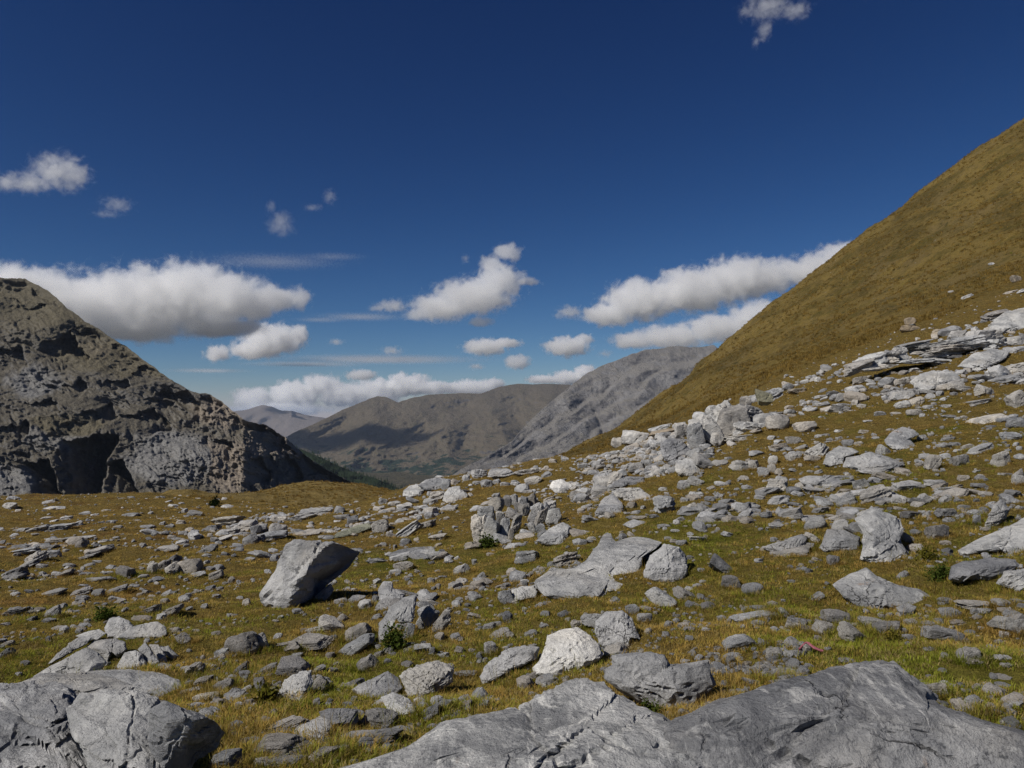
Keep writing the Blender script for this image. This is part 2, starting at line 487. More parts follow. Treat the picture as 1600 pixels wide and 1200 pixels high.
# let the far rim drop away into the valley
rim = sstep(430, 560, GV[:, 1]); GV[:, 2] -= rim * 260
GF = grid_faces(NU, NV)
ground = link('ground', mesh_np('ground', GV, GF), M_TURF, kind='structure', label='autumn alpine turf with grassy hillside rising steeply', cat='ground')
BVH = BVHTree.FromPolygons(GV.tolist(), GF.tolist())
def hit(px, py, far=600):
    x, z = ray(px, py)
    d = Vector((float(x), 1.0, float(z)))
    L = d.length
    h = BVH.ray_cast(Vector((0, 0, 0)), d / L, far)
    return h[0]

# ------------------------------------------------------------------ valley floor far below, out to the horizon
vx = np.linspace(-90000, 90000, 46); vy = np.linspace(-30000, 48000, 46)
VX, VY = np.meshgrid(vx, vy, indexing='ij')
vz = -420 + 60 * fbm(np.stack([VX.ravel() / 9000, VY.ravel() / 9000, VX.ravel() * 0], -1), 3)
M_VALLEY = mat_mountain('valley_turf', 3000, ((.10, .095, .08),) * 4, ((.085, .07, .035), (.07, .062, .03), (.10, .085, .05)), flat=(.2, .4))
link('valley_floor', mesh_np('valley_floor', np.stack([VX.ravel(), VY.ravel(), vz], -1), grid_faces(46, 46)), M_VALLEY, kind='structure', label='wide valley floor far below the pass', cat='valley')

def interp(pts, x):
    p = np.array(pts, float)
    return np.interp(x, p[:, 0], p[:, 1])

def mountain(name, ridge, bottom, x0, x1, nx, ny, depth, relief, mat, label, jag, back=0.9, tint=None):
    """a mountainside: ridge line, foot, distance of every point and its relief, then the far side falling away behind the ridge"""
    px = np.linspace(x0, x1, nx)
    rp = interp(ridge, px)
    s = np.stack([px / 60, px * 0 + 3.1, px * 0], -1)
    rp = rp + jag * (fbm(s, 6, .6))
    t = np.linspace(0, 1, ny)
    PX = np.repeat(px[:, None], ny, 1)
    bt = interp(bottom, px)
    PY = rp[:, None] + (bt - rp)[:, None] * t[None]
    D = depth(PX, PY, t[None] + 0 * PX, rp[:, None])
    X, Y, Z = at(PX.ravel(), PY.ravel(), D.ravel())
    D2 = D.ravel() + relief(PX.ravel(), PY.ravel(), X, Y, Z, np.repeat(t[None], nx, 0).ravel())
    X, Y, Z = at(PX.ravel(), PY.ravel(), D2)
    X = X.reshape(nx, ny); Y = Y.reshape(nx, ny); Z = Z.reshape(nx, ny)
    nb = 14
    k = (np.linspace(1, 0, nb, endpoint=False) ** 1.3)[None]
    H = (Z[:, :1] + 420)
    BX = X[:, :1] + 0 * k; BY = Y[:, :1] + k * H * 1.9; BZ = Z[:, :1] - k * H * back
    bump_ = fbm(np.stack([BX.ravel() / H.mean() * 3, BY.ravel() / H.mean() * 3, BZ.ravel() / H.mean() * 3], -1), 4).reshape(nx, nb)
    BZ = BZ + bump_ * H * .05 * k
    V = np.stack([np.hstack([BX, X]), np.hstack([BY, Y]), np.hstack([BZ, Z])], -1).reshape(-1, 3)
    me = mesh_np(name, V, grid_faces(nx, ny + nb))
    if tint:
        col = np.zeros((nx, ny + nb, 4), np.float32); col[..., 3] = 1
        col[:, nb:, :3] = np.stack(tint(PX, PY), -1)
        at_ = me.color_attributes.new('tint', 'FLOAT_COLOR', 'POINT')
        at_.data.foreach_set('color', col.ravel())
    return link(name, me, mat, kind='structure', label=label, cat='mountain')

# --- the dark cliffs across the hollow
def dep_l(PX, PY, t, rp):
    return 600 + PX * .35 + (785 - PY) * 1.25 + np.maximum(PX - 380, 0) * 1.2
SC = [  # receding rock walls: centre x, centre y, half width, half height, depth, lean
    (66, 752, 24, 34, 62, .35), (124, 742, 40, 56, 105, -.25), (186, 756, 26, 34, 64, .40), (90, 545, 36, 22, 55, .5), (15, 562, 26, 20, 34, .5), (222, 664, 40, 20, 44, .7),
    (285, 640, 30, 30, 44, .6), (150, 652, 40, 13, 34, .6), (238, 588, 40, 13, 34, .7), (180, 604, 26, 9, 24, .6), (375, 652, 24, 28, 50, .6), (325, 622, 24, 24, 36, .5), (425, 688, 22, 26, 46, .6),
    (345, 706, 18, 22, 26, .5), (398, 738, 20, 24, 36, .4), (448, 735, 17, 22, 40, .5), (110, 607, 30, 10, 22, .6), (60, 640, 34, 11, 24, .5), (478, 725, 18, 20, 44, .6), (20, 676, 36, 12, 26, .5),
    (130, 522, 18, 7, 16, .6), (192, 552, 18, 8, 16, .6), (45, 484, 30, 6, 12, .6), (250, 622, 20, 8, 18, .6), (520, 748, 16, 14, 40, .6)]
def wob_l(px, py):
    return perlin(np.stack([px / 34, py / 34, px * 0], -1)) * 12 + perlin(np.stack([px / 11, py / 11, px * 0 + 4], -1)) * 5 + perlin(np.stack([px / 4, py / 4, px * 0 + 8], -1)) * 1.6
def rel_l(px, py, X, Y, Z, t):
    p = np.stack([X, Y * .55, Z], -1)
    wob = wob_l(px, py)
    out = 22 * fbm(p / 130, 2) - 10 * (ridged(p * np.array([1, 1, .5]) / 75 + 3, 2) - .6)
    amp = np.clip(.55 + .8 * perlin(np.stack([px / 60, py / 36, px * 0 + 9], -1)), .05, 1.3)
    # bedding: crisp ledges dipping with the ridge, thick beds and thin ones
    for per, a_, cut, sl in ((31, 17, .80, .50), (12.5, 7, .74, .44), (5.2, 2.8, .66, .40)):
        s = (py - sl * px + wob * (1.1 if per > 20 else .7)) / per
        fr = s - np.floor(s)
        hsh = np.sin(np.floor(s) * 12.9898) * 43758.5453; hsh = hsh - np.floor(hsh)
        out += a_ * amp * (.4 + hsh) * (fr - sstep(cut, 1, fr))
    # fluted cliffs towards the nose of the ridge and the foot
    fl = sstep(250, 340, px) * .9 + sstep(600, 680, py) * .5
    q = np.stack([px / 13 + wob * .05, py / 60, px * 0 + 5], -1)
    out += fl * (6 * np.abs(perlin(q)) + 4 * np.abs(perlin(q * np.array([2.3, 3.5, 1]) + 3)) + 2.5 * np.abs(perlin(q * np.array([4, 12, 1]) + 8)))
    for cx, cy_, hw, hh, d, lean in SC:
        u = (px - cx + wob * .9 + lean * (cy_ - py)) / hw
        v = (py - cy_ + wob * 1.1 + .22 * (px - cx)) / hh
        m = sstep(1.0, .84, np.abs(v)) * sstep(-1.02, -.98, u) * sstep(1.05, .95, u)
        out += m * d * (1.0 if cy_ > 738 else .72) * (.5 + .5 * np.clip(u, -1, 1)) * (1 + .18 * perlin(np.stack([px / 9, py / 40, px * 0 + cx], -1)))
    out += 1.8 * fbm(p / 12 + 8, 4, .7) - 2.2 * np.abs(perlin(p / 7)) - 1.3 * np.abs(perlin(p / 3.2 + 4))
    return out * (.25 + .75 * sstep(0, .05, t))
def tint_l(PX, PY):
    px, py = PX.ravel(), PY.ravel()
    w_ = wob_l(px, py) * 1.6
    el = lambda cx, cy_, rx, ry: sstep(1.15, .75, np.hypot((px - cx + w_) / rx, (py - cy_ + w_ * .7) / ry))
    tan = np.clip(el(375, 640, 75, 34) + el(365, 728, 50, 46) + el(430, 690, 50, 26) + .8 * el(150, 545, 30, 12), 0, 1)
    scr = np.clip(el(265, 715, 75, 46) + el(55, 600, 40, 26) + el(15, 755, 45, 26) + .7 * el(90, 690, 60, 16), 0, 1) * (1 - tan)
    grs = np.clip(sstep(560, 470, py - .2 * px) + el(230, 560, 150, 30) + el(110, 665, 60, 18), 0, 1) * .8
    return [c_.reshape(PX.shape) for c_ in (tan, scr, grs)]
M_CLIFF = mat_mountain('dark_cliff', 60, ((.108, .103, .097), (.168, .158, .144), (.245, .23, .207), (.145, .133, .115)),
                       ((.115, .102, .078), (.145, .130, .102), (.165, .152, .128)), flat=(.45, .9),
                       tint=(((.20, .168, .135), (.285, .243, .195)), ((.172, .168, .162), (.24, .234, .224)), ((.10, .087, .054), (.155, .134, .09))))
mountain('mountain_left', [(-700, 250), (-300, 372), (-120, 418), (0, 433), (40, 437), (75, 455), (130, 500), (165, 520), (200, 545), (250, 580), (300, 610), (345, 628), (380, 650), (420, 668), (450, 690), (475, 710), (500, 727), (540, 748), (575, 762), (640, 790), (760, 840)],
         [(-700, 850), (1000, 850)], -330, 660, 740, 350, dep_l, rel_l, M_CLIFF, 'dark craggy rock mountainside with shaded cliffs and scree', 5, tint=tint_l)

# --- forested toe below the cliffs
def dep_f(PX, PY, t, rp): return 2100 - (PY - 715) * 3.0 - (PX - 480) * .5
M_WOOD = mat_mountain('forest_floor', 200, ((.02, .03, .018),) * 4, ((.018, .028, .014), (.022, .034, .017), (.03, .04, .02)), flat=(.1, .2))
mountain('hill_forest', [(380, 690), (470, 702), (500, 714), (530, 728), (560, 740), (600, 752), (640, 768), (700, 800), (800, 850)], [(380, 850), (800, 850)], 400, 760, 120, 60, dep_f,
         lambda px, py, X, Y, Z, t: 60 * fbm(np.stack([X, Y, Z], -1) / 150, 4), M_WOOD, 'dark forested slope at the foot of the cliffs', 2)

# --- pale limestone dome
def dep_r(PX, PY, t, rp): return 2600 + (735 - PY) * 6.5 + (PX - 800) * 1.2
def rel_r(px, py, X, Y, Z, t):
    p = np.stack([X, Y * .5, Z], -1)
    wob = perlin(np.stack([px / 40, py / 40, px * 0 + 2], -1)) * 14
    out = -110 * (ridged(p * np.array([1, 1, .4]) / 420 + 2, 4, .42) - .6) + 26 * fbm(p / 160, 5, .6)
    s = (py + .62 * px + wob) / 30; fr = s - np.floor(s)
    out += 46 * (fr - sstep(.7, 1, fr)) * sstep(.02, .2, t) * sstep(.75, .3, t)
    # cliff band under the summit plateau
    d = (py - interp(RIDGE_R, px))
    out += -120 * sstep(20 + wob * .5, 34 + wob * .5, d) * sstep(940, 1010, px)
    gl = np.exp(-((px - (930 + (py - 640) * .28 + wob * .5)) / 5) ** 2) * sstep(630, 650, py)
    out += 40 * gl
    return out * (.2 + .8 * sstep(0, .06, t))
RIDGE_R = [(700, 745), (760, 712), (800, 690), (832, 652), (850, 636), (880, 612), (915, 585), (950, 567), (985, 553), (1020, 544), (1060, 543), (1090, 542), (1115, 539), (1122, 545), (1160, 560), (1300, 620), (1500, 690)]
M_DOME = mat_mountain('pale_limestone_face', 260, ((.13, .124, .125), (.225, .213, .205), (.30, .287, .27), (.175, .165, .158)),
                      ((.23, .217, .20), (.26, .243, .22), (.185, .165, .125)), scree=(.25, .24, .232), flat=(.70, .95), bump=1.3, streak=True)
mountain('mountain_right', RIDGE_R, [(600, 830), (1500, 830)], 700, 1400, 420, 260, dep_r, rel_r, M_DOME, 'pale grey limestone dome with cliffs and scree gullies', 3)

# --- brown ridges across the valley
RIDGE_M = [(250, 775), (380, 735), (430, 695), (460, 676), (500, 658), (535, 640), (560, 630), (590, 619), (603, 619), (622, 627), (640, 622), (668, 616), (700, 614), (735, 615), (752, 614), (775, 606), (800, 601), (850, 599), (890, 601), (930, 612), (1000, 640), (1200, 720)]
def dep_m(PX, PY, t, rp): return 5200 + (760 - PY) * 19 + np.abs(PX - 700) * .8
def rel_m(px, py, X, Y, Z, t):
    p = np.stack([X, Y * .35, Z * 1.2], -1)
    out = -700 * (ridged(p * np.array([1, 1, .8]) / 1000 + 4.4, 6, .48) - .6) + 90 * fbm(p / 260, 5, .55)
    # spurs that run down towards the viewer
    for x_, sl, a, wd in ((600, -.5, 380, 34), (690, .15, 320, 40), (765, .35, 430, 26), (530, -.7, 300, 26), (840, .4, 300, 30)):
        u = (px - (x_ + sl * (py - 615) + 6 * perlin(np.stack([py / 30, px * 0 + x_, px * 0], -1)))) / wd
        out -= a * np.exp(-np.abs(u) ** 1.4) * sstep(0, .25, t)
    return out * (.12 + .88 * sstep(0, .12, t))
M_BROWN = mat_mountain('brown_alpine_slopes', 700, ((.105, .096, .09), (.135, .121, .11), (.175, .16, .145), (.112, .098, .086)),
                       ((.115, .094, .064), (.138, .114, .078), (.092, .084, .050)), forest=((.022, .036, .022), -420, -10), flat=(.30, .62), bump=1.1)
mountain('mountain_middle', RIDGE_M, [(200, 850), (1200, 850)], 260, 1150, 460, 240, dep_m, rel_m, M_BROWN, 'brown grassy mountain ridges with dark forest patches', 2)

# --- last blue ridge
M_FAR = mat_mountain('distant_rock', 1500, ((.15, .13, .13), (.18, .155, .15), (.22, .19, .18), (.16, .14, .135)), ((.14, .12, .11), (.16, .135, .12), (.12, .105, .09)), flat=(.4, .8), bump=.6)
mountain('mountain_far', [(100, 700), (300, 668), (350, 645), (385, 638), (408, 633), (425, 636), (440, 643), (458, 643), (475, 648), (500, 652), (560, 660), (700, 690), (900, 720)], [(100, 780), (900, 780)], 150, 800, 200, 70,
         lambda PX, PY, t, rp: 11000 + (760 - PY) * 30, lambda px, py, X, Y, Z, t: (-900 * (ridged(np.stack([X, Y * .3, Z], -1) / 1500, 5) - .6)) * (.1 + .9 * sstep(0, .15, t)), M_FAR, 'faint violet grey mountain ridge on the horizon', 2)

# ------------------------------------------------------------------ clouds: closed puffs of evenly scattering vapour
ICO = {}
def ico(n):
    if n not in ICO:
        bm = bmesh.new(); bmesh.ops.create_icosphere(bm, subdivisions=n, radius=1)
        bm.verts.ensure_lookup_table()
        v = np.array([x.co[:] for x in bm.verts]); f = np.array([[a.index for a in q.verts] for q in bm.faces])
        bm.free(); ICO[n] = (v, f)
    return ICO[n]
def cloud_mat(lobes, seed, dens, size, edge, amount):
    """vapour that thins out towards the rim of every puff and is torn by turbulence"""
    w = NT('cloud_vapour')
    p = w.n('ShaderNodeTexCoord').outputs['Object']
    best = None
    for c, r in lobes:
        s1 = w.n('ShaderNodeVectorMath', operation='SUBTRACT'); w.l(p, s1.inputs[0]); s1.inputs[1].default_value = c
        s2 = w.n('ShaderNodeVectorMath', operation='DIVIDE'); w.l(s1.outputs[0], s2.inputs[0]); s2.inputs[1].default_value = r
        s3 = w.n('ShaderNodeVectorMath', operation='LENGTH'); w.l(s2.outputs[0], s3.inputs[0])
        best = s3.outputs['Value'] if best is None else w.math('SMOOTH_MIN', best, s3.outputs['Value'], .25)
    off = w.n('ShaderNodeVectorMath', operation='ADD'); w.l(p, off.inputs[0]); off.inputs[1].default_value = (seed * 3.7 * size, seed * 1.3 * size, 0)
    nz = w.noise(off.outputs[0], 1.1 / size, 7, .64, .4)
    d = w.math('ADD', w.math('SUBTRACT', 1.0, best), w.math('MULTIPLY', w.math('SUBTRACT', nz, .5), amount))
    v = w.n('ShaderNodeVolumePrincipled'); v.inputs['Color'].default_value = (1, 1, 1, 1); v.inputs['Anisotropy'].default_value = .3
    w.l(w.rng(d, .0, edge, 0, dens), v.inputs['Density'])
    w.l(v.outputs[0], w.out.inputs['Volume'])
    w.m.cycles.volume_step_rate = STEP
    return w.m
STEP = 0.6
def cloud(Y, lobes, od, label, rough=.32, seed=0, vox=.3):
    """lobes are (px, py, rx, ry) of the puffs; the mesh is their loose hull"""
    vs_, fs_, base, LB = [], [], 0, []
    sv, sf = ico(2)
    q = np.random.RandomState(seed + 11)
    k = Y / F
    for (px, py, rx, ry) in lobes:
        c = np.array(at(px, py, Y)) + np.array([0, q.uniform(-.4, .4) * rx * k, 0])
        r = np.array([rx * 1.10, (rx + ry) * .65, ry * 1.18]) * k
        LB.append((c, r))
        vs_.append(sv * r * 1.5 + c); fs_.append(sf + base); base += len(sv)
    V = np.concatenate(vs_); Fc = np.concatenate(fs_)
    org = V.mean(0)
    tmp = bpy.data.objects.new('tmp', mesh_np('tmp', V - org, Fc)); C.objects.link(tmp)
    mry = np.mean([l[3] for l in lobes]) * k
    md = tmp.modifiers.new('r', 'REMESH'); md.mode = 'VOXEL'; md.voxel_size = mry * vox
    ev = tmp.evaluated_get(bpy.context.evaluated_depsgraph_get()); m2 = bpy.data.meshes.new_from_object(ev)
    old = tmp.data; bpy.data.objects.remove(tmp); bpy.data.meshes.remove(old)
    m2.name = 'cloud'; m2.materials.clear()
    thin = od < 1
    mat = cloud_mat([(tuple(c - org), tuple(r)) for c, r in LB], seed, od / (1.1 * mry), mry, 1.2 if thin else .5, 3.2 if thin else 2.3)
    o = link('cloud', m2, mat, label=label, cat='cloud', group='fair weather clouds')
    o.location = org
    return o
CL = [
    (6000, [(20, 452, 60, 30), (60, 460, 70, 34), (140, 475, 80, 45), (230, 470, 90, 48), (300, 460, 75, 44), (310, 436, 38, 22), (370, 472, 66, 34), (430, 466, 50, 18), (200, 512, 80, 18), (330, 508, 80, 16)], 5.5, 'long grey and white cloud bank behind the dark cliffs'),
    (14000, [(430, 532, 42, 22), (465, 522, 17, 15), (400, 548, 40, 13), (340, 552, 20, 13)], 6, 'bright small white cloud under the long grey bank'),
    (3200, [(85, 268, 38, 26), (122, 272, 20, 22), (40, 282, 40, 14), (0, 284, 30, 11), (76, 247, 17, 13)], 2.2, 'solitary soft cloud high above the dark cliffs'),
    (3700, [(182, 320, 24, 12), (165, 333, 22, 6)], .30, 'faint wisp of cloud beside the solitary soft cloud'),
    (4000, [(437, 348, 20, 20), (425, 325, 9, 11)], .55, 'small faint upright cloud wisp above the long bank'),
    (4300, [(516, 308, 11, 11), (490, 324, 16, 5)], .35, 'tiny faint cloud wisp trailing in the open blue'),
    (6200, [(740, 465, 60, 25), (690, 480, 48, 20), (780, 442, 38, 24), (793, 396, 22, 14), (768, 412, 20, 14), (824, 440, 22, 6), (750, 503, 20, 8), (655, 491, 26, 9)], 2.6, 'ragged grey cloud leaning up over the middle valley'),
    (8600, [(727, 404, 8, 8)], .5, 'tiny puff beside the top of the ragged cloud'),
    (6000, [(615, 479, 24, 10), (590, 481, 14, 7)], 2.2, 'small flat puff trailing the ragged grey cloud'),
    (13000, [(758, 542, 34, 12), (790, 535, 26, 7)], 3.5, 'small lens-shaped cloud below the ragged grey cloud'),
    (17000, [(808, 566, 21, 11)], 3, 'small round grey cloud under the lens-shaped one'),
    (13000, [(885, 542, 34, 14), (912, 530, 16, 8)], 4, 'grey puff with a bright cap above the pale dome'),
    (9500, [(890, 488, 20, 10), (875, 492, 10, 6)], 2.2, 'small loose puff just off the tip of the broad cloud'),
    (8500, [(950, 490, 42, 17), (1000, 470, 56, 28), (992, 446, 24, 14), (1080, 457, 66, 30), (1150, 438, 56, 30), (1162, 416, 20, 12), (1210, 430, 34, 26), (1230, 416, 14, 12), (1270, 425, 50, 24), (1312, 402, 40, 20)], 5.5, 'broad white cumulus running up behind the grassy hill'),
    (11700, [(990, 531, 38, 13), (1050, 526, 56, 17), (1120, 514, 56, 20), (1185, 495, 48, 22)], 4.5, 'lower grey cumulus tucked beneath the broad white one'),
    (60000, [(400, 622, 34, 15), (460, 617, 42, 19), (500, 602, 32, 16), (540, 617, 44, 18), (590, 612, 34, 20), (440, 640, 70, 10)], 7, 'dense white cumulus row standing on the horizon ridge'),
    (20000, [(565, 586, 24, 8)], 3, 'small grey cloud floating over the horizon cumulus row'),
    (60000, [(640, 602, 36, 15), (622, 594, 14, 13), (680, 606, 34, 9)], 7, 'domed white cumulus rising behind the brown summits'),
    (60000, [(735, 606, 40, 11), (770, 600, 20, 8)], 6, 'flat white cumulus between the brown summits'),
    (60000, [(890, 590, 30, 10), (915, 581, 18, 10), (850, 593, 28, 6)], 6.5, 'bright white cumulus at the shoulder of the pale dome'),
    (14000, [(612, 548, 18, 7)], .9, 'small dim grey cloudlet above the domed cumulus'),
    (14000, [(525, 534, 13, 5)], .7, 'tiny dim cloudlet off the end of the bright small cloud'),
    (15000, [(744, 573, 14, 5)], .8, 'thin slanting cloudlet over the flat white cumulus'),
    (13000, [(945, 553, 12, 6)], .6, 'tiny dim cloudlet above the flank of the pale dome'),
    (14000, [(600, 562, 150, 4), (480, 570, 90, 3), (330, 580, 60, 3)], .16, 'faint thin veil of cloud stretched low over the valley'),
    (12000, [(420, 405, 110, 4), (520, 400, 50, 3)], .09, 'faint high streak above the long grey bank'),
    (13000, [(560, 492, 70, 4), (500, 500, 40, 3)], .13, 'faint veil trailing from the small flat puff'),
    (1900, [(1200, 12, 38, 16), (1195, 45, 13, 16), (1245, 12, 26, 12), (1182, 66, 7, 10), (1170, 18, 16, 9)], .75, 'thin torn wisp of cloud at the top of the sky'),
]
for i, (Y, lobes, od, lab) in enumerate(CL):
    cloud(Y, lobes, od * .40 if od > 1 else od * .75, lab, rough=.75 if od < 1 else .42, seed=i)

# ------------------------------------------------------------------ haze: one even box of air round the camera and the mountains
def haze_box(x0, x1, y0, y1, z0, z1, dens):
    v = [(x, y, z) for x in (x0, x1) for y in (y0, y1) for z in (z0, z1)]
    f = [(0, 1, 3, 2), (4, 6, 7, 5), (0, 4, 5, 1), (2, 3, 7, 6), (0, 2, 6, 4), (1, 5, 7, 3)]
    me = bpy.data.meshes.new('haze'); me.from_pydata(v, [], f)
    m = bpy.data.materials.new('air'); m.use_nodes = True; t = m.node_tree; t.nodes.clear()
    o = t.nodes.new('ShaderNodeOutputMaterial'); pv = t.nodes.new('ShaderNodeVolumePrincipled')
    pv.inputs['Color'].default_value = (.62, .76, 1.0, 1); pv.inputs['Density'].default_value = dens; pv.inputs['Anisotropy'].default_value = .1
    t.links.new(pv.outputs[0], o.inputs['Volume']); m.cycles.homogeneous_volume = True
    link('haze', me, m, kind='stuff', label='thin blue mountain haze filling the valley', cat='haze')
HAZE = True
if HAZE: haze_box(-99000, 99000, -31000, 49000, -1400, 420, 2.2e-5)

# ------------------------------------------------------------------ rocks
def plates(u, rs, n, o, flat=1.0):
    """broken plates: every patch of the surface sits a little proud or deep, with an open joint between"""
    s = rs.normal(0, .75, (n, 3)); hgt = rs.uniform(-1, 1, n)
    q = u + .10 * np.stack([perlin(u * 3 + o), perlin(u * 3 + o + 9), perlin(u * 3 + o + 21)], -1)
    d = np.sqrt(((q[:, None] - s[None]) ** 2).sum(-1)) + rs.uniform(0, .15, n)[None]
    i = np.argsort(d, 1)[:, :2]
    r = np.arange(len(u))
    gap = d[r, i[:, 1]] - d[r, i[:, 0]]
    return hgt[i[:, 0]] * sstep(.0, .05, gap), 1 - sstep(0, .045, gap)

def unit_rock(seed, lvl, kind):
    """faceted limestone block inside a unit box; b block, s slab, l layered, r rounded"""
    rs = np.random.RandomState(seed)
    d, f = ico(lvl)
    nrm = []
    for ax in range(3):
        for sg in (-1, 1):
            n = rs.normal(0, .20, 3); n[ax] += sg; nrm.append(n)
    nb = 11 if kind != 'r' else 18
    for k in range(nb + 22):
        nrm.append(rs.normal(size=3))
    nrm = np.array(nrm); nrm /= np.linalg.norm(nrm, axis=1)[:, None]
    dist = np.concatenate([rs.uniform(.62, .85, 6), rs.uniform(.78, 1.08, nb), rs.uniform(.94, 1.12, 22)])
    pw = {'b': 70, 's': 60, 'l': 60, 'r': 11}[kind]
    dots = np.maximum(d @ nrm.T, 1e-6) / dist
    r = (dots ** pw).sum(1) ** (-1.0 / pw)
    p = d * r[:, None]
    p *= np.array([1.15, 1.0, .9])
    rough = {'b': 1.0, 's': .9, 'l': 1.1, 'r': .7}[kind]
    o = rs.uniform(0, 50, 3)
    disp = .06 * fbm(p * 1.6 + o, 2) - .05 * np.abs(perlin(p * 2.7 + o)) + .03 * (ridged(p * 4.3 + o, 3) - .62) + .022 * fbm(p * 9 + o, 3, .65)
    ph, pg = plates(p, rs, 9, o)
    disp = disp + (.035 * ph - .03 * pg if kind != 'r' else .012 * ph)
    if kind in 'ls':
        b = np.array([rs.normal(0, .25), rs.normal(0, .25), 1.0]); b /= np.linalg.norm(b)
        fq = rs.uniform(3.5, 5.5) if kind == 'l' else rs.uniform(2.0, 3.0)
        q = (p @ b) * fq + .35 * perlin(p * 2.2 + o)
        k = np.floor(q); fr = q - k
        h = np.sin((k + seed) * 12.9898) * 43758.5453; h = h - np.floor(h)
        disp = disp + (h - .6) * .20 - .10 * (1 - sstep(0, .14, np.minimum(fr, 1 - fr)))
    for c in range(2 if kind != 'r' else 1):                         # joints
        n = rs.normal(size=3); n /= np.linalg.norm(n)
        q = np.abs(p @ n - rs.uniform(-.4, .4) + .08 * perlin(p * 3 + o))
        disp = disp - .09 * (1 - sstep(.0, .055, q))
    p = p + d * (disp * rough)[:, None]
    lo, hi = p.min(0), p.max(0)
    p = (p - (lo + hi) / 2) / ((hi - lo) / 2)
    return mesh_np('rock', p, f, smooth=True)

LIB = {}
def lib(kind, lvl, i):
    key = (kind, lvl, i)
    if key not in LIB:
        LIB[key] = unit_rock(1000 * 'bslr'.index(kind) + 31 * i + lvl, lvl, kind)
        LIB[key].materials.append(M_ROCK)
        set_sharp(LIB[key])
    return LIB[key]
def set_sharp(me):
    try: me.set_sharp_from_angle(angle=R(24))
    except Exception: pass

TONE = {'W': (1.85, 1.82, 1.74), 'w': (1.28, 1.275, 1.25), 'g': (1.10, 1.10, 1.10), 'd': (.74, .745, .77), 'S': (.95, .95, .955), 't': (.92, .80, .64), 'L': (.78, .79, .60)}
TNAME = {'W': 'white', 'w': 'pale grey', 'g': 'grey', 'd': 'dark grey', 't': 'tan', 'S': 'dark grey', 'L': 'lichened'}
TILES = {'A': (0, 740, .3835), 'B': (400, 740, .3835), 'C': (800, 740, .3835), 'D': (1200, 740, .3835), 'E': (1200, 400, .3), 'F': (800, 500, .25), 'H': (620, 680, .2125), 'P': (0, 0, 1)}
rr = random.Random(5)

def parse(tile, text):
    x0, y0, s = TILES[tile]
    out = []
    for part in text.replace('\n', ' ').split(','):
        q = part.split()
        if len(q) < 4: continue
        cx, cy_, w, h = map(float, q[:4])
        rot, tone, kind = 0.0, None, None
        for t in q[4:]:
            if t in TONE and tone is None and not (t in 'bslr'): tone = t
            elif t in ('b', 's', 'l', 'r'): kind = t
            else: rot = float(t)
        if tone is None: tone = rr.choice('wwgg')
        if kind is None: kind = rr.choice('bbs') if w > 2.2 * h else rr.choice('bbrl')
        out.append(dict(px=x0 + cx * s, py=y0 + cy_ * s, w=w * s, h=h * s, rot=rot, tone=tone, kind=kind))
    return out

def place(e, name='rock', parent=None, me=None, Y=None, deep=None):
    """set a rock where its foot meets the ground"""
    foot = e['py'] + e['h'] * .44
    g = hit(e['px'], foot)
    if Y is None:
        if g is None: return None
        Y = g.y
    k = Y / F
    W, H = e['w'] * k, e['h'] * k
    xr, zr = ray(e['px'], e['py'])
    down = max(.05, math.sin(math.atan(-float(zr))))                   # how steeply we look down on it
    D = deep * W if deep else min(W * rr.uniform(.65, 1.0), .55 * H / down + .25 * H)
    Hz = max(H - D * down * .8, .45 * H)
    e['Y'] = Y
    wpx = max(e['w'], e['h'])
    lvl = 3 if wpx < 16 else 4 if wpx < 62 else 5
    if me is None:
        nvar = {3: 7, 4: 11, 5: 5}[lvl]
        me = lib(e['kind'], lvl, rr.randrange(nvar))
    o = link(name, me, parent=parent)
    c = Vector(at(e['px'], e['py'], Y + .24 * D))
    sink = .10 * Hz
    o.rotation_mode = 'XYZ'
    yaw = rr.uniform(-22, 22) + rr.choice((0, 180))
    Rm = Matrix.Rotation(R(-e['rot']), 4, 'Y') @ Matrix.Rotation(R(rr.uniform(-9, 9)), 4, 'X') @ Matrix.Rotation(R(yaw), 4, 'Z')
    Sm = Matrix.Diagonal((W / 2 * 1.02, D / 2, (Hz / 2 + sink), 1))
    pos = c - Vector((0, 0, sink))
    co = np.empty(len(me.vertices) * 3, np.float32); me.vertices.foreach_get('co', co); co = co.reshape(-1, 3)
    ar = abs(R(e['rot'])); tw = e['w'] * math.cos(ar) + e['h'] * .7 * math.sin(ar); th_ = e['h'] * math.cos(ar) + e['w'] * .85 * math.sin(ar)
    for it in range(2):
        m3 = np.array((Rm @ Sm).to_3x3())
        ax, ay = project(co @ m3.T + np.array(pos))
        q_ = math.sqrt(max(.4, min(2.5, tw * 1.08 / (ax.max() - ax.min()) * th_ * 1.14 / (ay.max() - ay.min()))))
        Sm = Sm @ Matrix.Diagonal((q_, q_, q_, 1))
        pos.x += (e['px'] - (ax.max() + ax.min()) / 2) * Y / F
        pos.z -= (e['py'] + .03 * th_ - (ay.max() + ay.min()) / 2) * Y / F
    Mx = Matrix.Translation(pos) @ Rm @ Sm
    if parent: Mx = Matrix.Translation(-parent.location) @ Mx
    o.matrix_basis = Mx
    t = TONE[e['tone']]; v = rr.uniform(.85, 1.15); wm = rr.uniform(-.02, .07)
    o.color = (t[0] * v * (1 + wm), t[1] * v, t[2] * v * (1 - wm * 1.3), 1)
    return o

def project(P):
    dep = P[:, 1] * math.cos(PITCH) + P[:, 2] * math.sin(PITCH)
    up = -P[:, 1] * math.sin(PITCH) + P[:, 2] * math.cos(PITCH)
    return 800 + F * P[:, 0] / dep, 600 - F * up / dep

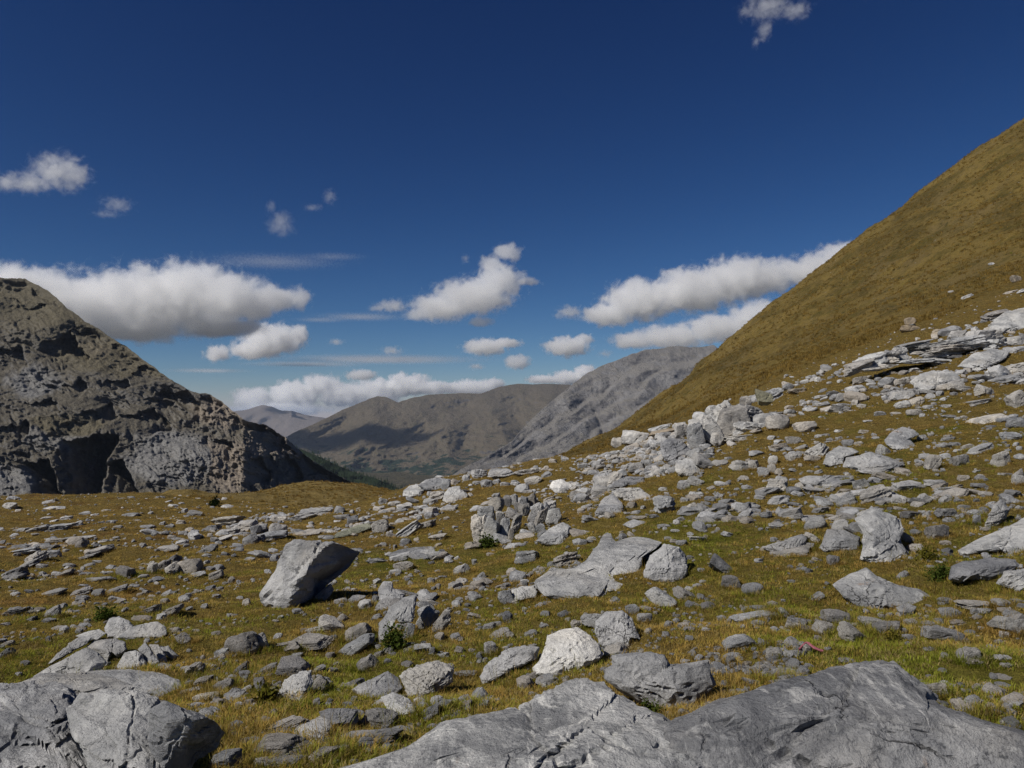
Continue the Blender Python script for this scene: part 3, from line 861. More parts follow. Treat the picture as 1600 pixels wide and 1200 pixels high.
def star(poly, th):
    """radius of a polygon seen from its middle, for every angle"""
    P = np.array(poly, float)
    c = P.mean(0)
    Q = P - c
    out = np.full(len(th), 1e-3)
    dx, dy = np.cos(th), np.sin(th)
    for i in range(len(Q)):
        a, b = Q[i], Q[(i + 1) % len(Q)]
        e = b - a
        den = dx * e[1] - dy * e[0]
        den = np.where(np.abs(den) < 1e-9, 1e-9, den)
        t = (a[0] * e[1] - a[1] * e[0]) / den
        s = (a[0] * dy - a[1] * dx) / den
        out = np.where((t > 0) & (s >= -1e-6) & (s <= 1 + 1e-6), np.maximum(out, t), out)
    return c, out

def hero(name, label, tile, poly, tone='w', Y=None, deep=.7, lean=.35, kind='b', lvl=5, seed=1, mat=None, cat='boulder', box=2.7, cracks=3, parent=None, group=None, face=None):
    """a boulder with its own outline: the outline is its real width and height, and it has depth, facets, bedding and joints"""
    x0, y0, s = TILES[tile]
    P = [(x0 + a * s, -(y0 + b * s)) for a, b in poly]
    rs = np.random.RandomState(seed)
    d, f = ico(lvl)
    # local axes: x right, y up, z to the viewer
    th = np.arctan2(d[:, 1], d[:, 0])
    c, Rr = star(P, th)
    lo = min(p[1] for p in P)
    px, py = c[0], -c[1]
    if Y is None:
        g = hit(px, -lo - .12 * (max(p[1] for p in P) - lo))
        Y = g.y
    k = Y / F
    rho = np.hypot(d[:, 0], d[:, 1]); w = np.abs(d[:, 2])
    kk = (rho ** box + w ** box) ** (-1 / box)
    q = d * kk[:, None]
    nrm = rs.normal(size=(26, 3)); nrm[:, 2] = np.sign(nrm[:, 2]) * (np.abs(nrm[:, 2]) + .45)
    nrm /= np.linalg.norm(nrm, axis=1)[:, None]
    dist = np.concatenate([rs.uniform(.60, .85, 9), rs.uniform(.78, 1.0, len(nrm) - 9)])
    pw = 64
    L = np.linalg.norm(q, axis=1)
    dots = np.maximum((q / L[:, None]) @ nrm.T, 1e-6) / dist
    r = np.minimum(((dots ** pw).sum(1) + L ** (-pw)) ** (-1 / pw) / L, 1)
    # facets press the front and back in but keep the outline
    q[:, 2] *= r
    if face is not None:                                            # large broken faces that cut the front
        for fc in face:
            n_ = np.array(fc[:3]) / np.linalg.norm(fc[:3]); d_ = fc[3]
            zl = np.maximum((d_ - n_[0] * q[:, 0] - n_[1] * q[:, 1]) / n_[2], -.7)
            q[:, 2] = np.where(q[:, 2] > zl, zl, q[:, 2])
    keep = .94 + .06 * r
    rm = Rr * np.hypot(q[:, 0], q[:, 1]) * keep * k
    size = np.sqrt(np.mean(Rr ** 2)) * k
    p = np.stack([rm * np.cos(th), rm * np.sin(th), q[:, 2] * size * deep * 1.25], -1)
    o = rs.uniform(0, 50, 3)
    u = p / size
    disp = .025 * fbm(u * 1.7 + o, 2) - .045 * np.abs(perlin(u * 2.2 + o)) + .04 * (ridged(u * 3.1 + o, 4, .55) - .62) + .016 * fbm(u * 9 + o, 3, .65) - .022 * np.abs(perlin(u * 6.5 + o)) - .012 * np.abs(perlin(u * 15 + o))
    if kind == 'l':
        b = np.array([rs.normal(0, .4), 1.0, rs.normal(0, .5)]); b /= np.linalg.norm(b)
        qq = (u @ b) * rs.uniform(4, 5.5) + .4 * perlin(u * 2 + o)
        kf = np.floor(qq); fr = qq - kf
        h = np.sin((kf + seed) * 12.9898) * 43758.5453; h = h - np.floor(h)
        disp += (h - .6) * .13 - .075 * (1 - sstep(0, .12, np.minimum(fr, 1 - fr)))
    ph, pg = plates(u, rs, 16 if lvl < 6 else 34, o)
    disp += .045 * ph - .040 * pg
    for j in range(cracks):
        n = rs.normal(size=3); n[2] *= .35; n /= np.linalg.norm(n)
        qq = np.abs(u @ n - rs.uniform(-.45, .45) + .10 * perlin(u * 2.5 + o + j) + .03 * perlin(u * 9 + o))
        disp -= .085 * (1 - sstep(.0, .035, qq))
    nn = d * np.array([1, 1, 1])
    p = p + nn * (disp * size)[:, None]
    # the body follows the lie of the ground: the top lies farther back than the foot
    vx_ = px + p[:, 0] / k; vy_ = py - p[:, 1] / k
    ytop, ybot = py - p[:, 1].max() / k, py - p[:, 1].min() / k
    rows = np.linspace(ybot, ytop, 8); dep = []
    for r_ in rows:
        g = hit(px, r_)
        dep.append(min(max(g.y, Y), Y * 1.9) if g is not None else (dep[-1] if dep else Y))
    gd = np.interp(-vy_, -rows, dep) - Y
    depth = Y + size * deep * .45 + min(lean * .45, .6) * gd + .25 * lean * (p[:, 1] - p[:, 1].min()) - p[:, 2]
    wx, wy, wz = at(vx_, vy_, depth)
    v = np.stack([wx, wy, wz], -1)
    loc = Vector((float(v[:, 0].mean()), float(v[:, 1].mean()), float(v[:, 2].min())))
    v = v - np.array(loc)
    me = mesh_np(name, v, f); me.materials.append(mat or M_ROCK); set_sharp(me)
    ob = link(name, me, parent=parent, label=label, cat=cat if label else None, group=group)
    ob.location = loc - parent.location if parent else loc
    t = TONE[tone]; ob.color = (*t, 1)
    return ob, dict(px=px, py=py, w=max(p_[0] for p_ in P) - min(p_[0] for p_ in P), h=max(p_[1] for p_ in P) - lo)

MARKS = []            # landmark rocks that other labels refer to: (short phrase, px, py, w, h)
def H(short, name, label, tile, poly, **kw):
    ob, e = hero(name, label, tile, poly, **kw)
    MARKS.append((short, e['px'], e['py'], e['w'], e['h']))
    return ob

H('the big speckled slab', 'boulder', 'huge speckled dark grey slab with a rounded crest, partly cut off by the frame', 'P',
  [(1015, 1150), (1060, 1118), (1120, 1095), (1180, 1078), (1250, 1055), (1290, 1040), (1345, 1030), (1400, 1034), (1440, 1065), (1480, 1100), (1540, 1122), (1600, 1138), (1680, 1165), (1720, 1260), (1640, 1330), (1350, 1350), (1080, 1330)],
  tone='S', Y=3.2, deep=.5, lean=.8, lvl=6, seed=5, mat=M_SLAB, cracks=2, box=3.2)
H('the veined slab', 'boulder', 'huge veined pale slab with rust stains and a long crack, centre of the bottom edge', 'P',
  [(470, 1215), (560, 1192), (640, 1165), (690, 1127), (770, 1108), (805, 1098), (850, 1075), (900, 1058), (945, 1064), (985, 1090), (1040, 1122), (1090, 1150), (1125, 1182), (1150, 1230), (1120, 1320), (850, 1350), (560, 1320)],
  tone='w', Y=2.95, deep=.5, lean=.95, lvl=6, seed=12, mat=M_SLAB, cracks=4, box=3.2)
corner = link('rock_outcrop', None, label='massive craggy grey outcrop with a shaded undercut filling the bottom corner below the dark cliffs', cat='outcrop')
corner.location = Vector(at(150, 1230, 3.7))
def CB(poly, **kw): hero('block', None, 'P', poly, parent=corner, **kw)
CB([(-110, 1078), (-40, 1066), (0, 1068), (55, 1062), (110, 1072), (128, 1100), (118, 1150), (150, 1200), (160, 1300), (-110, 1320)], tone='g', Y=3.55, deep=.6, lean=.7, kind='l', lvl=6, seed=21, cracks=4)
CB([(100, 1105), (122, 1084), (160, 1072), (215, 1076), (250, 1086), (262, 1120), (258, 1160), (290, 1210), (270, 1310), (150, 1310), (130, 1190)], tone='w', Y=3.35, deep=.7, lean=.5, kind='b', lvl=6, seed=23, cracks=4)
CB([(232, 1110), (256, 1094), (285, 1104), (308, 1112), (334, 1124), (356, 1145), (344, 1168), (305, 1195), (285, 1240), (250, 1260), (236, 1180)], tone='g', Y=3.55, deep=.7, lean=.0, kind='b', lvl=5, seed=25, cracks=3, face=[(.7, -.45, .5, .30)])
CB([(20, 1072), (60, 1052), (130, 1050), (180, 1058), (215, 1074), (180, 1092), (110, 1096), (50, 1092)], tone='w', Y=4.3, deep=.8, lean=1.2, kind='l', lvl=5, seed=27, cracks=3)
MARKS.append(('the craggy corner outcrop', 150, 1130, 400, 150))
H('the flat bleached ledge', 'boulder', 'flat bleached ledge behind the craggy corner outcrop', 'P',
  [(110, 1062), (140, 1048), (190, 1046), (240, 1048), (280, 1062), (292, 1078), (282, 1095), (240, 1096), (190, 1090), (130, 1080)], tone='w', deep=.9, lean=1.6, seed=22, kind='b', cracks=2)
H('the great leaning boulder', 'boulder', 'great leaning grey boulder with a dark overhang, alone on the grass', 'B',
  [(10, 495), (45, 440), (80, 395), (100, 330), (118, 285), (160, 268), (240, 268), (330, 282), (385, 305), (425, 318), (405, 345), (380, 380), (330, 425), (290, 455), (262, 500), (250, 545), (200, 575), (130, 582), (60, 572), (20, 540)],
  tone='g', deep=.75, lean=.05, seed=34, kind='b', cracks=2, face=[(-.38, .2, .9, .60), (.78, -.42, .46, .22)])
H('the white boulder', 'boulder', 'bright white rounded boulder behind the veined slab', 'C',
  [(85, 825), (78, 792), (112, 760), (130, 715), (140, 660), (200, 630), (270, 622), (330, 658), (362, 695), (378, 735), (350, 765), (300, 792), (220, 815), (172, 848), (120, 838)], tone='W', deep=.7, lean=.45, seed=44, cracks=3)
H('the upright grey rock', 'boulder', 'upright smooth grey rock touching the white boulder', 'C',
  [(338, 605), (380, 565), (450, 558), (490, 590), (508, 632), (532, 678), (495, 668), (485, 705), (462, 732), (400, 727), (350, 692), (335, 645)], tone='g', deep=.7, lean=.3, seed=51)
H('the hollowed block', 'boulder', 'broad grey block with a hollowed front behind the speckled slab', 'C',
  [(375, 832), (385, 792), (408, 780), (410, 742), (500, 728), (560, 718), (620, 735), (640, 775), (740, 768), (802, 755), (825, 820), (842, 862), (800, 905), (780, 955), (700, 1000), (630, 1000), (560, 960), (440, 890)], tone='g', deep=.6, lean=.25, seed=62, kind='b', cracks=3)
H('the tan-stained slab', 'boulder', 'big smooth pale slab lying on the grass, tapering to a raised back end', 'C',
  [(85, 440), (140, 398), (250, 388), (300, 345), (345, 290), (370, 245), (402, 238), (425, 268), (500, 252), (560, 258), (622, 278), (600, 300), (545, 325), (535, 380), (525, 420), (470, 450), (450, 478), (390, 492), (350, 528), (300, 522), (240, 542), (190, 522), (130, 502), (100, 468)], tone='w', deep=.7, lean=1.1, seed=73, cracks=3)
H('the lumpy block', 'boulder', 'lumpy grey block leaning against the back of the smooth pale slab', 'C', [(538, 395), (565, 330), (620, 288), (680, 300), (716, 350), (722, 402), (700, 442), (630, 462), (560, 442), (535, 425)], tone='g', deep=.8, lean=.35, seed=81)
H('the split pale slab', 'boulder', 'layered pale slab at the sharp tip of the smooth pale slab', 'C', [(-10, 520), (0, 475), (40, 455), (90, 455), (108, 480), (100, 505), (50, 515), (20, 532)], tone='w', kind='l', deep=.7, lean=.6, seed=83)
H('the square block', 'boulder', 'square-cut pale block on top of a broken pair', 'B', [(578, 825), (650, 776), (740, 764), (806, 790), (802, 850), (750, 892), (690, 932), (620, 922), (600, 872)], tone='w', deep=.8, lean=.3, seed=91, kind='l')
H('the tilted companion', 'boulder', 'tilted grey slab wedged beside the square-cut pale block', 'B', [(385, 880), (430, 850), (480, 828), (540, 800), (582, 832), (600, 872), (570, 902), (500, 932), (430, 922), (405, 900)], tone='g', deep=.8, lean=.6, seed=93)
H('the low broken foot', 'boulder', 'low broken rock at the foot of the square-cut block', 'B', [(508, 912), (560, 890), (622, 916), (655, 952), (650, 992), (590, 998), (540, 968)], tone='w', deep=.8, lean=.4, seed=95)
H('the ribbed boulder', 'boulder', 'tall ribbed boulder with slanting layers on green turf', 'D', [(350, 182), (420, 135), (470, 150), (530, 165), (550, 220), (550, 280), (586, 330), (580, 352), (520, 388), (430, 372), (370, 345), (385, 290), (375, 240)], tone='w', kind='l', deep=.7, lean=.55, seed=101, cracks=4)
H('the ribbed boulder shoulder', 'boulder', 'lower grey block at the shoulder of the tall ribbed boulder', 'D', [(208, 302), (240, 225), (310, 228), (380, 258), (378, 310), (320, 328), (230, 322)], tone='g', deep=.8, lean=.4, seed=104)
H('the whale-backed boulder', 'boulder', 'long whale-backed grey boulder tapering along the turf', 'D', [(252, 452), (330, 402), (400, 378), (440, 415), (530, 452), (620, 472), (690, 518), (702, 546), (640, 568), (560, 572), (480, 556), (400, 562), (340, 532), (290, 492)], tone='w', deep=.75, lean=.55, seed=113)
H('the ramp slab', 'boulder', 'smooth ramp-like slab rising out of the frame beside the turf', 'D', [(760, 315), (870, 255), (960, 215), (1043, 180), (1130, 150), (1180, 260), (1150, 350), (1040, 356), (960, 320), (850, 322), (780, 340)], tone='w', deep=.8, lean=.8, seed=121)
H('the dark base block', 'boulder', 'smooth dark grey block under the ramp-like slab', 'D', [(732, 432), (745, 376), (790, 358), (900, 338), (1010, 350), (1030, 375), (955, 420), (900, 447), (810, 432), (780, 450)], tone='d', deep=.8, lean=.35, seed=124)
H('the thin upright rock', 'boulder', 'thin upright grey flake standing behind the ramp-like slab', 'D', [(878, 218), (912, 138), (950, 98), (986, 145), (972, 182), (932, 222), (895, 230)], tone='g', deep=.7, lean=.15, seed=127, kind='l')
H('the layered wedge', 'boulder', 'layered wedge of rock by the dark base block, cut by the frame', 'D', [(928, 448), (960, 396), (1043, 388), (1110, 392), (1120, 490), (1010, 482)], tone='w', kind='l', deep=.7, lean=.4, seed=131)
H('the stone bar', 'boulder', 'long bar-shaped grey rock lying like a log', 'D', [(122, 22), (160, 8), (250, 6), (350, 8), (354, 48), (280, 60), (200, 56), (140, 46)], tone='g', kind='l', deep=.6, lean=.3, seed=137)
H('the slanting beam rock', 'boulder', 'slanting beam-like slab on green turf below the long stone bar', 'D', [(-25, 300), (60, 272), (140, 245), (160, 262), (150, 300), (120, 330), (20, 330)], tone='g', kind='l', deep=.7, lean=.35, seed=139)
H('the ridged grey rock', 'boulder', 'low ridged grey rock sloping down beside the white boulder', 'P', [(750, 1056), (762, 1035), (790, 1016), (820, 1008), (845, 1010), (838, 1030), (800, 1048), (778, 1062), (755, 1070)], tone='g', kind='l', deep=.7, lean=.6, seed=143)
H('the bedded block', 'boulder', 'bedded pale block with a dark seam, in front of scattered rubble', 'B', [(82, 915), (110, 850), (150, 815), (225, 800), (232, 850), (205, 900), (190, 930), (140, 945)], tone='w', kind='l', deep=.75, lean=.6, seed=147)
H('the stump rock', 'boulder', 'squat grey stump-shaped rock near the bottom edge', 'B', [(255, 970), (300, 955), (415, 960), (418, 1010), (405, 1040), (330, 1066), (290, 1050)], tone='d', kind='b', deep=.8, lean=.1, seed=151)
H('the sloping slab', 'boulder', 'big sloping grey slab against the squat stump-shaped rock', 'B', [(135, 1080), (170, 1030), (230, 1000), (300, 970), (315, 1040), (290, 1085), (220, 1110), (160, 1105)], tone='g', deep=.8, lean=.9, seed=153)
H('the bright fin', 'boulder', 'bright fin-shaped rock standing in green plants', 'B', [(498, 705), (500, 610), (535, 570), (545, 540), (600, 505), (655, 492), (650, 560), (640, 605), (590, 612), (560, 580), (555, 620), (530, 680)], tone='w', deep=.6, lean=.4, seed=157)
H('the rounded grey rock', 'boulder', 'rounded smooth grey rock behind the bright fin', 'B', [(498, 470), (520, 438), (555, 440), (560, 465), (605, 490), (600, 510), (560, 535), (520, 545), (500, 520)], tone='g', deep=.8, lean=.3, seed=159)
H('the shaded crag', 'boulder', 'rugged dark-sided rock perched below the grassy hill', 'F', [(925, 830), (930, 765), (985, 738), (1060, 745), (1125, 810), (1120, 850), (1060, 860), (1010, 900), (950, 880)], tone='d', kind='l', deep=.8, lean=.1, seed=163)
H('the striped wedge', 'boulder', 'striped wedge of pale rock in front of the rugged dark-sided one', 'F', [(1012, 940), (1020, 890), (1090, 855), (1170, 880), (1210, 950), (1190, 985), (1100, 990), (1040, 970)], tone='w', kind='l', deep=.8, lean=.3, seed=167)
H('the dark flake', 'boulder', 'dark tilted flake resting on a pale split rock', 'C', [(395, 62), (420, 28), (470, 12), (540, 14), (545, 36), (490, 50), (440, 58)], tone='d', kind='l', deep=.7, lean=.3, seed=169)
H('the split rock', 'boulder', 'pale split rock jutting out under the dark tilted flake', 'C', [(405, 72), (440, 58), (520, 58), (568, 92), (555, 118), (490, 120), (430, 98)], tone='w', kind='l', deep=.7, lean=.3, seed=171)
H('the ribbed apron', 'boulder', 'grey ribbed apron of rock below the pale split rock', 'C', [(335, 160), (370, 100), (410, 78), (450, 118), (455, 158), (420, 170), (350, 190)], tone='g', kind='l', deep=.8, lean=.7, seed=173)
H('the white chip', 'boulder', 'clean white angular rock high on the rocky slope', 'C', [(152, 55), (165, 28), (200, 22), (245, 45), (250, 68), (215, 78), (185, 86)], tone='W', deep=.8, lean=.4, seed=177)
H('the tilted striped slab', 'boulder', 'tilted striped slab leaning at the end of the blocky outcrop', 'C', [(95, 275), (150, 222), (210, 195), (242, 215), (222, 265), (212, 302), (150, 298)], tone='w', kind='l', deep=.7, lean=.45, seed=181)
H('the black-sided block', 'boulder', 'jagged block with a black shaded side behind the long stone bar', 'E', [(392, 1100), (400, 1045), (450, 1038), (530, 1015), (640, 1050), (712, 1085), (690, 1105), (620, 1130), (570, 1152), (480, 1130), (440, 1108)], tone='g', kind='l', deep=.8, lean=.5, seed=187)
H('the pale heap', 'boulder', 'pale weathered block next to the jagged black-sided one', 'E', [(285, 1085), (300, 1030), (370, 985), (440, 1000), (475, 1020), (440, 1040), (400, 1048), (390, 1085), (320, 1100)], tone='w', deep=.8, lean=.7, seed=189)
H('the humped grey rock', 'boulder', 'humped grey rock with a cracked lower half on the upper slope', 'E', [(602, 960), (640, 915), (700, 888), (760, 905), (790, 930), (740, 955), (790, 1005), (740, 1020), (670, 1018), (620, 985)], tone='g', deep=.8, lean=.6, seed=193)
H('the corner block', 'boulder', 'big pale block at the frame edge above the layered ledge', 'E', [(1140, 400), (1180, 330), (1240, 290), (1333, 265), (1400, 250), (1400, 380), (1290, 395), (1200, 420)], tone='w', deep=.8, lean=.6, seed=197)
H('the fluted slab', 'boulder', 'fluted pale slab below the layered ledge', 'E', [(985, 575), (1060, 510), (1160, 480), (1270, 490), (1250, 530), (1180, 570), (1100, 612), (1040, 590)], tone='w', kind='l', deep=.8, lean=.9, seed=199)
H('the fan of layers', 'boulder', 'pale rock of fanned upright layers on the upper slope', 'E', [(742, 655), (790, 612), (860, 592), (940, 600), (1000, 625), (1018, 662), (960, 680), (900, 695), (800, 716), (770, 700)], tone='w', kind='l', deep=.8, lean=.6, seed=203, cracks=5)
H('the far crest boulder', 'boulder', 'rounded pale boulder at the low end of the rocky crest', 'H', [(40, 450), (50, 405), (100, 368), (170, 362), (200, 400), (190, 450), (110, 468)], tone='w', deep=.8, lean=.2, seed=207)
H('the mossy crest block', 'boulder', 'mossy-topped block with a black hollow on the rocky crest', 'H', [(150, 370), (210, 325), (290, 308), (370, 320), (400, 360), (340, 400), (270, 415), (210, 410)], tone='g', deep=.8, lean=.2, seed=209)
H('the stepped slab', 'boulder', 'stepped pale slab below the rocky crest', 'H', [(335, 480), (350, 420), (380, 380), (460, 372), (520, 440), (515, 490), (440, 512), (360, 505)], tone='w', kind='l', deep=.8, lean=.6, seed=211)
H('the lichened slab', 'boulder', 'yellow-green lichened slab beside the grassy mound', 'B', [(305, 265), (330, 240), (400, 212), (460, 200), (470, 222), (420, 245), (350, 262)], tone='L', kind='l', deep=.8, lean=.5, seed=213)

# outcrops: bedrock broken into blocks, each block a part
def outcrop(name, label, short, tile, text, Yc=None, lift=None, deep=None):
    es = parse(tile, text)
    cx = sum(e['px'] for e in es) / len(es); lo = max(e['py'] + e['h'] * .34 for e in es)
    g = hit(cx, lo)
    root = link(name, None, label=label, cat='outcrop')
    root.location = g
    if deep is None: deep = .7
    x0 = min(e['px'] - e['w'] / 2 for e in es); x1 = max(e['px'] + e['w'] / 2 for e in es)
    y0 = min(e['py'] - e['h'] / 2 for e in es); y1 = max(e['py'] + e['h'] / 2 for e in es)
    for e in es:
        # a block's distance grows with its height in the pile
        Y = g.y * (1 + (lift or .0016) * (lo - e['py']))
        place(e, 'block', root, Y=Y, deep=deep)
    MARKS.append((short, (x0 + x1) / 2, (y0 + y1) / 2, x1 - x0, y1 - y0))
TILES['K'] = (0, 960, .225)
dome_ = link('rock_outcrop', None, label='domed grey outcrop split by deep cracks, behind the flat bleached ledge', cat='outcrop')
gb = hit(160, 1058); dome_.location = gb
for j, (tone, kind, dp, ln, poly) in enumerate((
    ('w', 'b', .7, .5, [(215, 435), (340, 360), (420, 322), (500, 272), (600, 228), (680, 262), (742, 332), (705, 392), (650, 450), (560, 460), (430, 455), (330, 450)]),
    ('g', 'l', .7, .5, [(325, 352), (400, 268), (480, 200), (560, 148), (650, 150), (605, 205), (505, 262), (420, 312)]),
    ('g', 'b', .7, .4, [(595, 222), (655, 182), (735, 172), (800, 165), (872, 190), (882, 245), (825, 300), (785, 275), (745, 330), (690, 280)]),
    ('g', 'b', .8, .3, [(718, 95), (755, 30), (830, 8), (900, 45), (935, 92), (880, 150), (830, 170), (740, 165)]),
    ('w', 'b', .8, .3, [(820, 160), (900, 92), (1000, 62), (1100, 48), (1155, 80), (1168, 135), (1120, 175), (1020, 195), (930, 190), (870, 190)]),
    ('w', 'b', .7, .4, [(785, 400), (830, 320), (860, 268), (940, 248), (985, 270), (1015, 330), (1035, 385), (960, 405), (860, 405)]),
    ('g', 'b', .7, .3, [(955, 242), (1010, 192), (1062, 258), (1112, 332), (1065, 385), (1020, 350)]),
    ('g', 'b', .7, .3, [(1030, 208), (1100, 205), (1152, 278), (1165, 345), (1112, 345)]),
    ('g', 'b', .7, .3, [(1100, 230), (1170, 215), (1245, 290), (1205, 318), (1160, 290)]),
    ('g', 'b', .7, .4, [(1040, 375), (1120, 335), (1195, 350), (1195, 410), (1100, 415)]),
    ('w', 'b', .7, .5, [(520, 150), (600, 120), (690, 100), (740, 130), (680, 180), (600, 185)]))):
    yb = 960 + .225 * max(q_[1] for q_ in poly)
    hero('block', None, 'K', poly, tone=tone, kind=kind, deep=dp, lean=ln, Y=gb.y * (1 + .0038 * (1062 - yb)), seed=300 + j, cracks=2, parent=dome_)
MARKS.append(('the cracked dome outcrop', 170, 1010, 210, 95))
outcrop('rock_outcrop', 'blocky pale outcrop broken into square chunks in the middle of the slope', 'the blocky outcrop', 'H',
        '620 690 130 190 8 w l, 700 700 110 180 -4 w b, 660 590 120 110 15 w b, 730 510 110 100 5 w b, 790 690 70 150 -12 w b, 840 740 40 90 -10 w b, 810 480 60 70 0 d b, 860 480 55 80 5 g b, 890 530 60 70 0 g b, 935 485 60 70 -5 d b, 990 470 70 80 8 g b, 935 545 85 80 3 w b, 850 575 90 80 -8 g b, 1020 580 75 150 -25 g s, 1060 600 60 140 -25 g s, 1100 560 90 100 -25 d b, 1130 520 80 50 25 g s, 1150 600 120 110 8 w b, 880 640 60 110 -25 w s, 990 680 50 70 20 w b, 760 600 70 80 0 w b, 1060 690 70 70 10 w b', lift=.0028)
outcrop('rock_outcrop', 'tall fractured grey outcrop under the grassy hill', 'the tall hillside outcrop', 'F',
        '1210 700 170 170 30 w b, 1300 610 190 150 20 w l, 1380 640 220 170 10 g b, 1470 600 190 120 -8 w l, 1500 690 240 110 0 w l, 1460 742 330 50 4 w s, 1150 720 100 130 15 g b, 1570 650 140 120 -5 g b, 1580 720 160 60 3 w s, 1460 508 66 56 10 g b, 1575 480 90 90 10 L b, 1280 745 80 80 0 w b, 1060 690 90 80 10 g b', lift=.0028)
outcrop('rock_outcrop', 'long layered limestone ledge with dark hollows below the grassy hill', 'the layered ledge', 'E',
        '470 580 150 50 22 g l, 540 545 160 50 20 w l, 600 520 150 40 14 g s, 620 545 110 36 3 w l, 540 580 130 30 6 w s, 760 458 180 26 11 g s, 690 505 70 60 10 g l, 850 470 230 34 9 w s, 900 490 260 50 6 g l, 1030 455 230 70 9 g l, 1130 430 190 80 4 g b, 1190 470 140 60 -6 w l, 870 515 140 40 3 w l, 960 528 100 22 2 d s, 750 548 230 26 3 w s, 905 553 130 40 -3 w s, 1290 445 130 60 8 w b', lift=.0012)

ROCKS = []
ROCKS += parse('A', '''40 130 60 25 w b, 215 140 84 15 0 w s, 190 181 60 14 3 w s, 528 167 66 17 3 w s, 703 130 42 17 w b, 793 160 60 24 w b, 345 162 50 9, 430 150 40 11,
95 228 50 28 10 g b, 160 225 85 28 15 g l, 250 218 110 30 8 g l, 310 205 50 24 20 g b, 480 216 36 14, 600 215 60 14, 690 213 40 14, 745 240 40 20, 800 252 50 20,
870 222 58 26 5 d b, 930 195 110 40 8 w s, 990 215 100 40 10 g s, 930 240 80 30 8 g s, 895 265 95 18 15 w s, 1020 270 50 40 30 g b, 990 245 60 16 w,
228 275 70 24 5 w s, 320 262 110 22 4 g s, 335 288 48 34 20 d b, 200 298 70 18 10 g s, 100 315 110 26 8 g l, 405 312 95 34 18 g b, 345 338 110 20 15 g s, 685 303 78 28 3 g b, 760 292 30 18, 840 310 80 30 22 g b, 920 328 40 24 -20 w,
150 345 90 40 20 g l, 110 372 100 34 25 w l, 60 412 110 50 20 d l, 170 375 50 26, 395 357 40 12, 445 380 45 20 w, 512 397 70 42 -5 d b, 440 405 50 14, 620 385 36 50 -15 w b, 660 375 60 36 30 d b, 710 352 52 36 20 d b, 700 392 54 40 30 w b, 770 378 90 60 10 g r, 800 412 70 26 5 w s, 850 385 50 16 d, 888 380 44 30 w b, 882 415 55 32 20 w b, 940 432 26 40 -25 g s, 583 418 50 18 5 w s,
265 405 60 28 20 w b, 225 410 40 24, 175 420 50 16 10 w, 350 407 60 14, 410 430 100 24 3 g b, 330 485 80 38 25 d l, 400 485 50 34 g r, 330 520 50 22 30 g, 478 472 80 30 15 g b, 215 485 100 28 12 w s, 60 490 40 20, 340 455 40 14,
65 560 90 30 15 g s, 122 568 50 24 w, 128 592 44 18 20 w s, 215 565 60 40 35 g s, 250 540 40 26 20 g, 195 597 60 16 w s, 238 629 56 16 w s, 335 617 60 16 w s, 20 612 40 16 10 g s,
608 517 32 14 w, 670 518 38 28 g r, 616 556 70 34 25 g s, 580 545 30 16, 505 558 40 16 45 w s, 575 590 80 18 g s, 692 560 90 42 25 g b, 770 550 30 22, 765 505 40 16 45 w, 828 540 36 22 20 w, 880 498 40 22 10 w, 935 577 28 22 W b, 1000 525 40 34 30 g b, 975 505 30 16 w, 720 640 40 36 20 d b, 745 672 55 36 -25 g b,
25 735 60 40 35 w s, 100 770 40 24 w, 75 815 28 18, 880 650 40 24, 910 628 20 16, 770 720 24 16,
985 695 110 90 15 g b, 920 730 60 40 20 w b, 795 798 60 50 35 g s, 755 795 40 26 g, 835 845 75 40 20 g l, 790 880 125 22 4 g s, 838 908 90 34 8 W r, 910 860 70 40 20 g b, 975 795 70 40 35 g s, 940 915 50 20 w, 1020 958 20 18 w, 895 995 26 20, 1010 1095 100 36 5 g s, 955 1055 60 26 -10 g, 920 1165 120 80 10 w b, 1020 1130 50 30 g''')
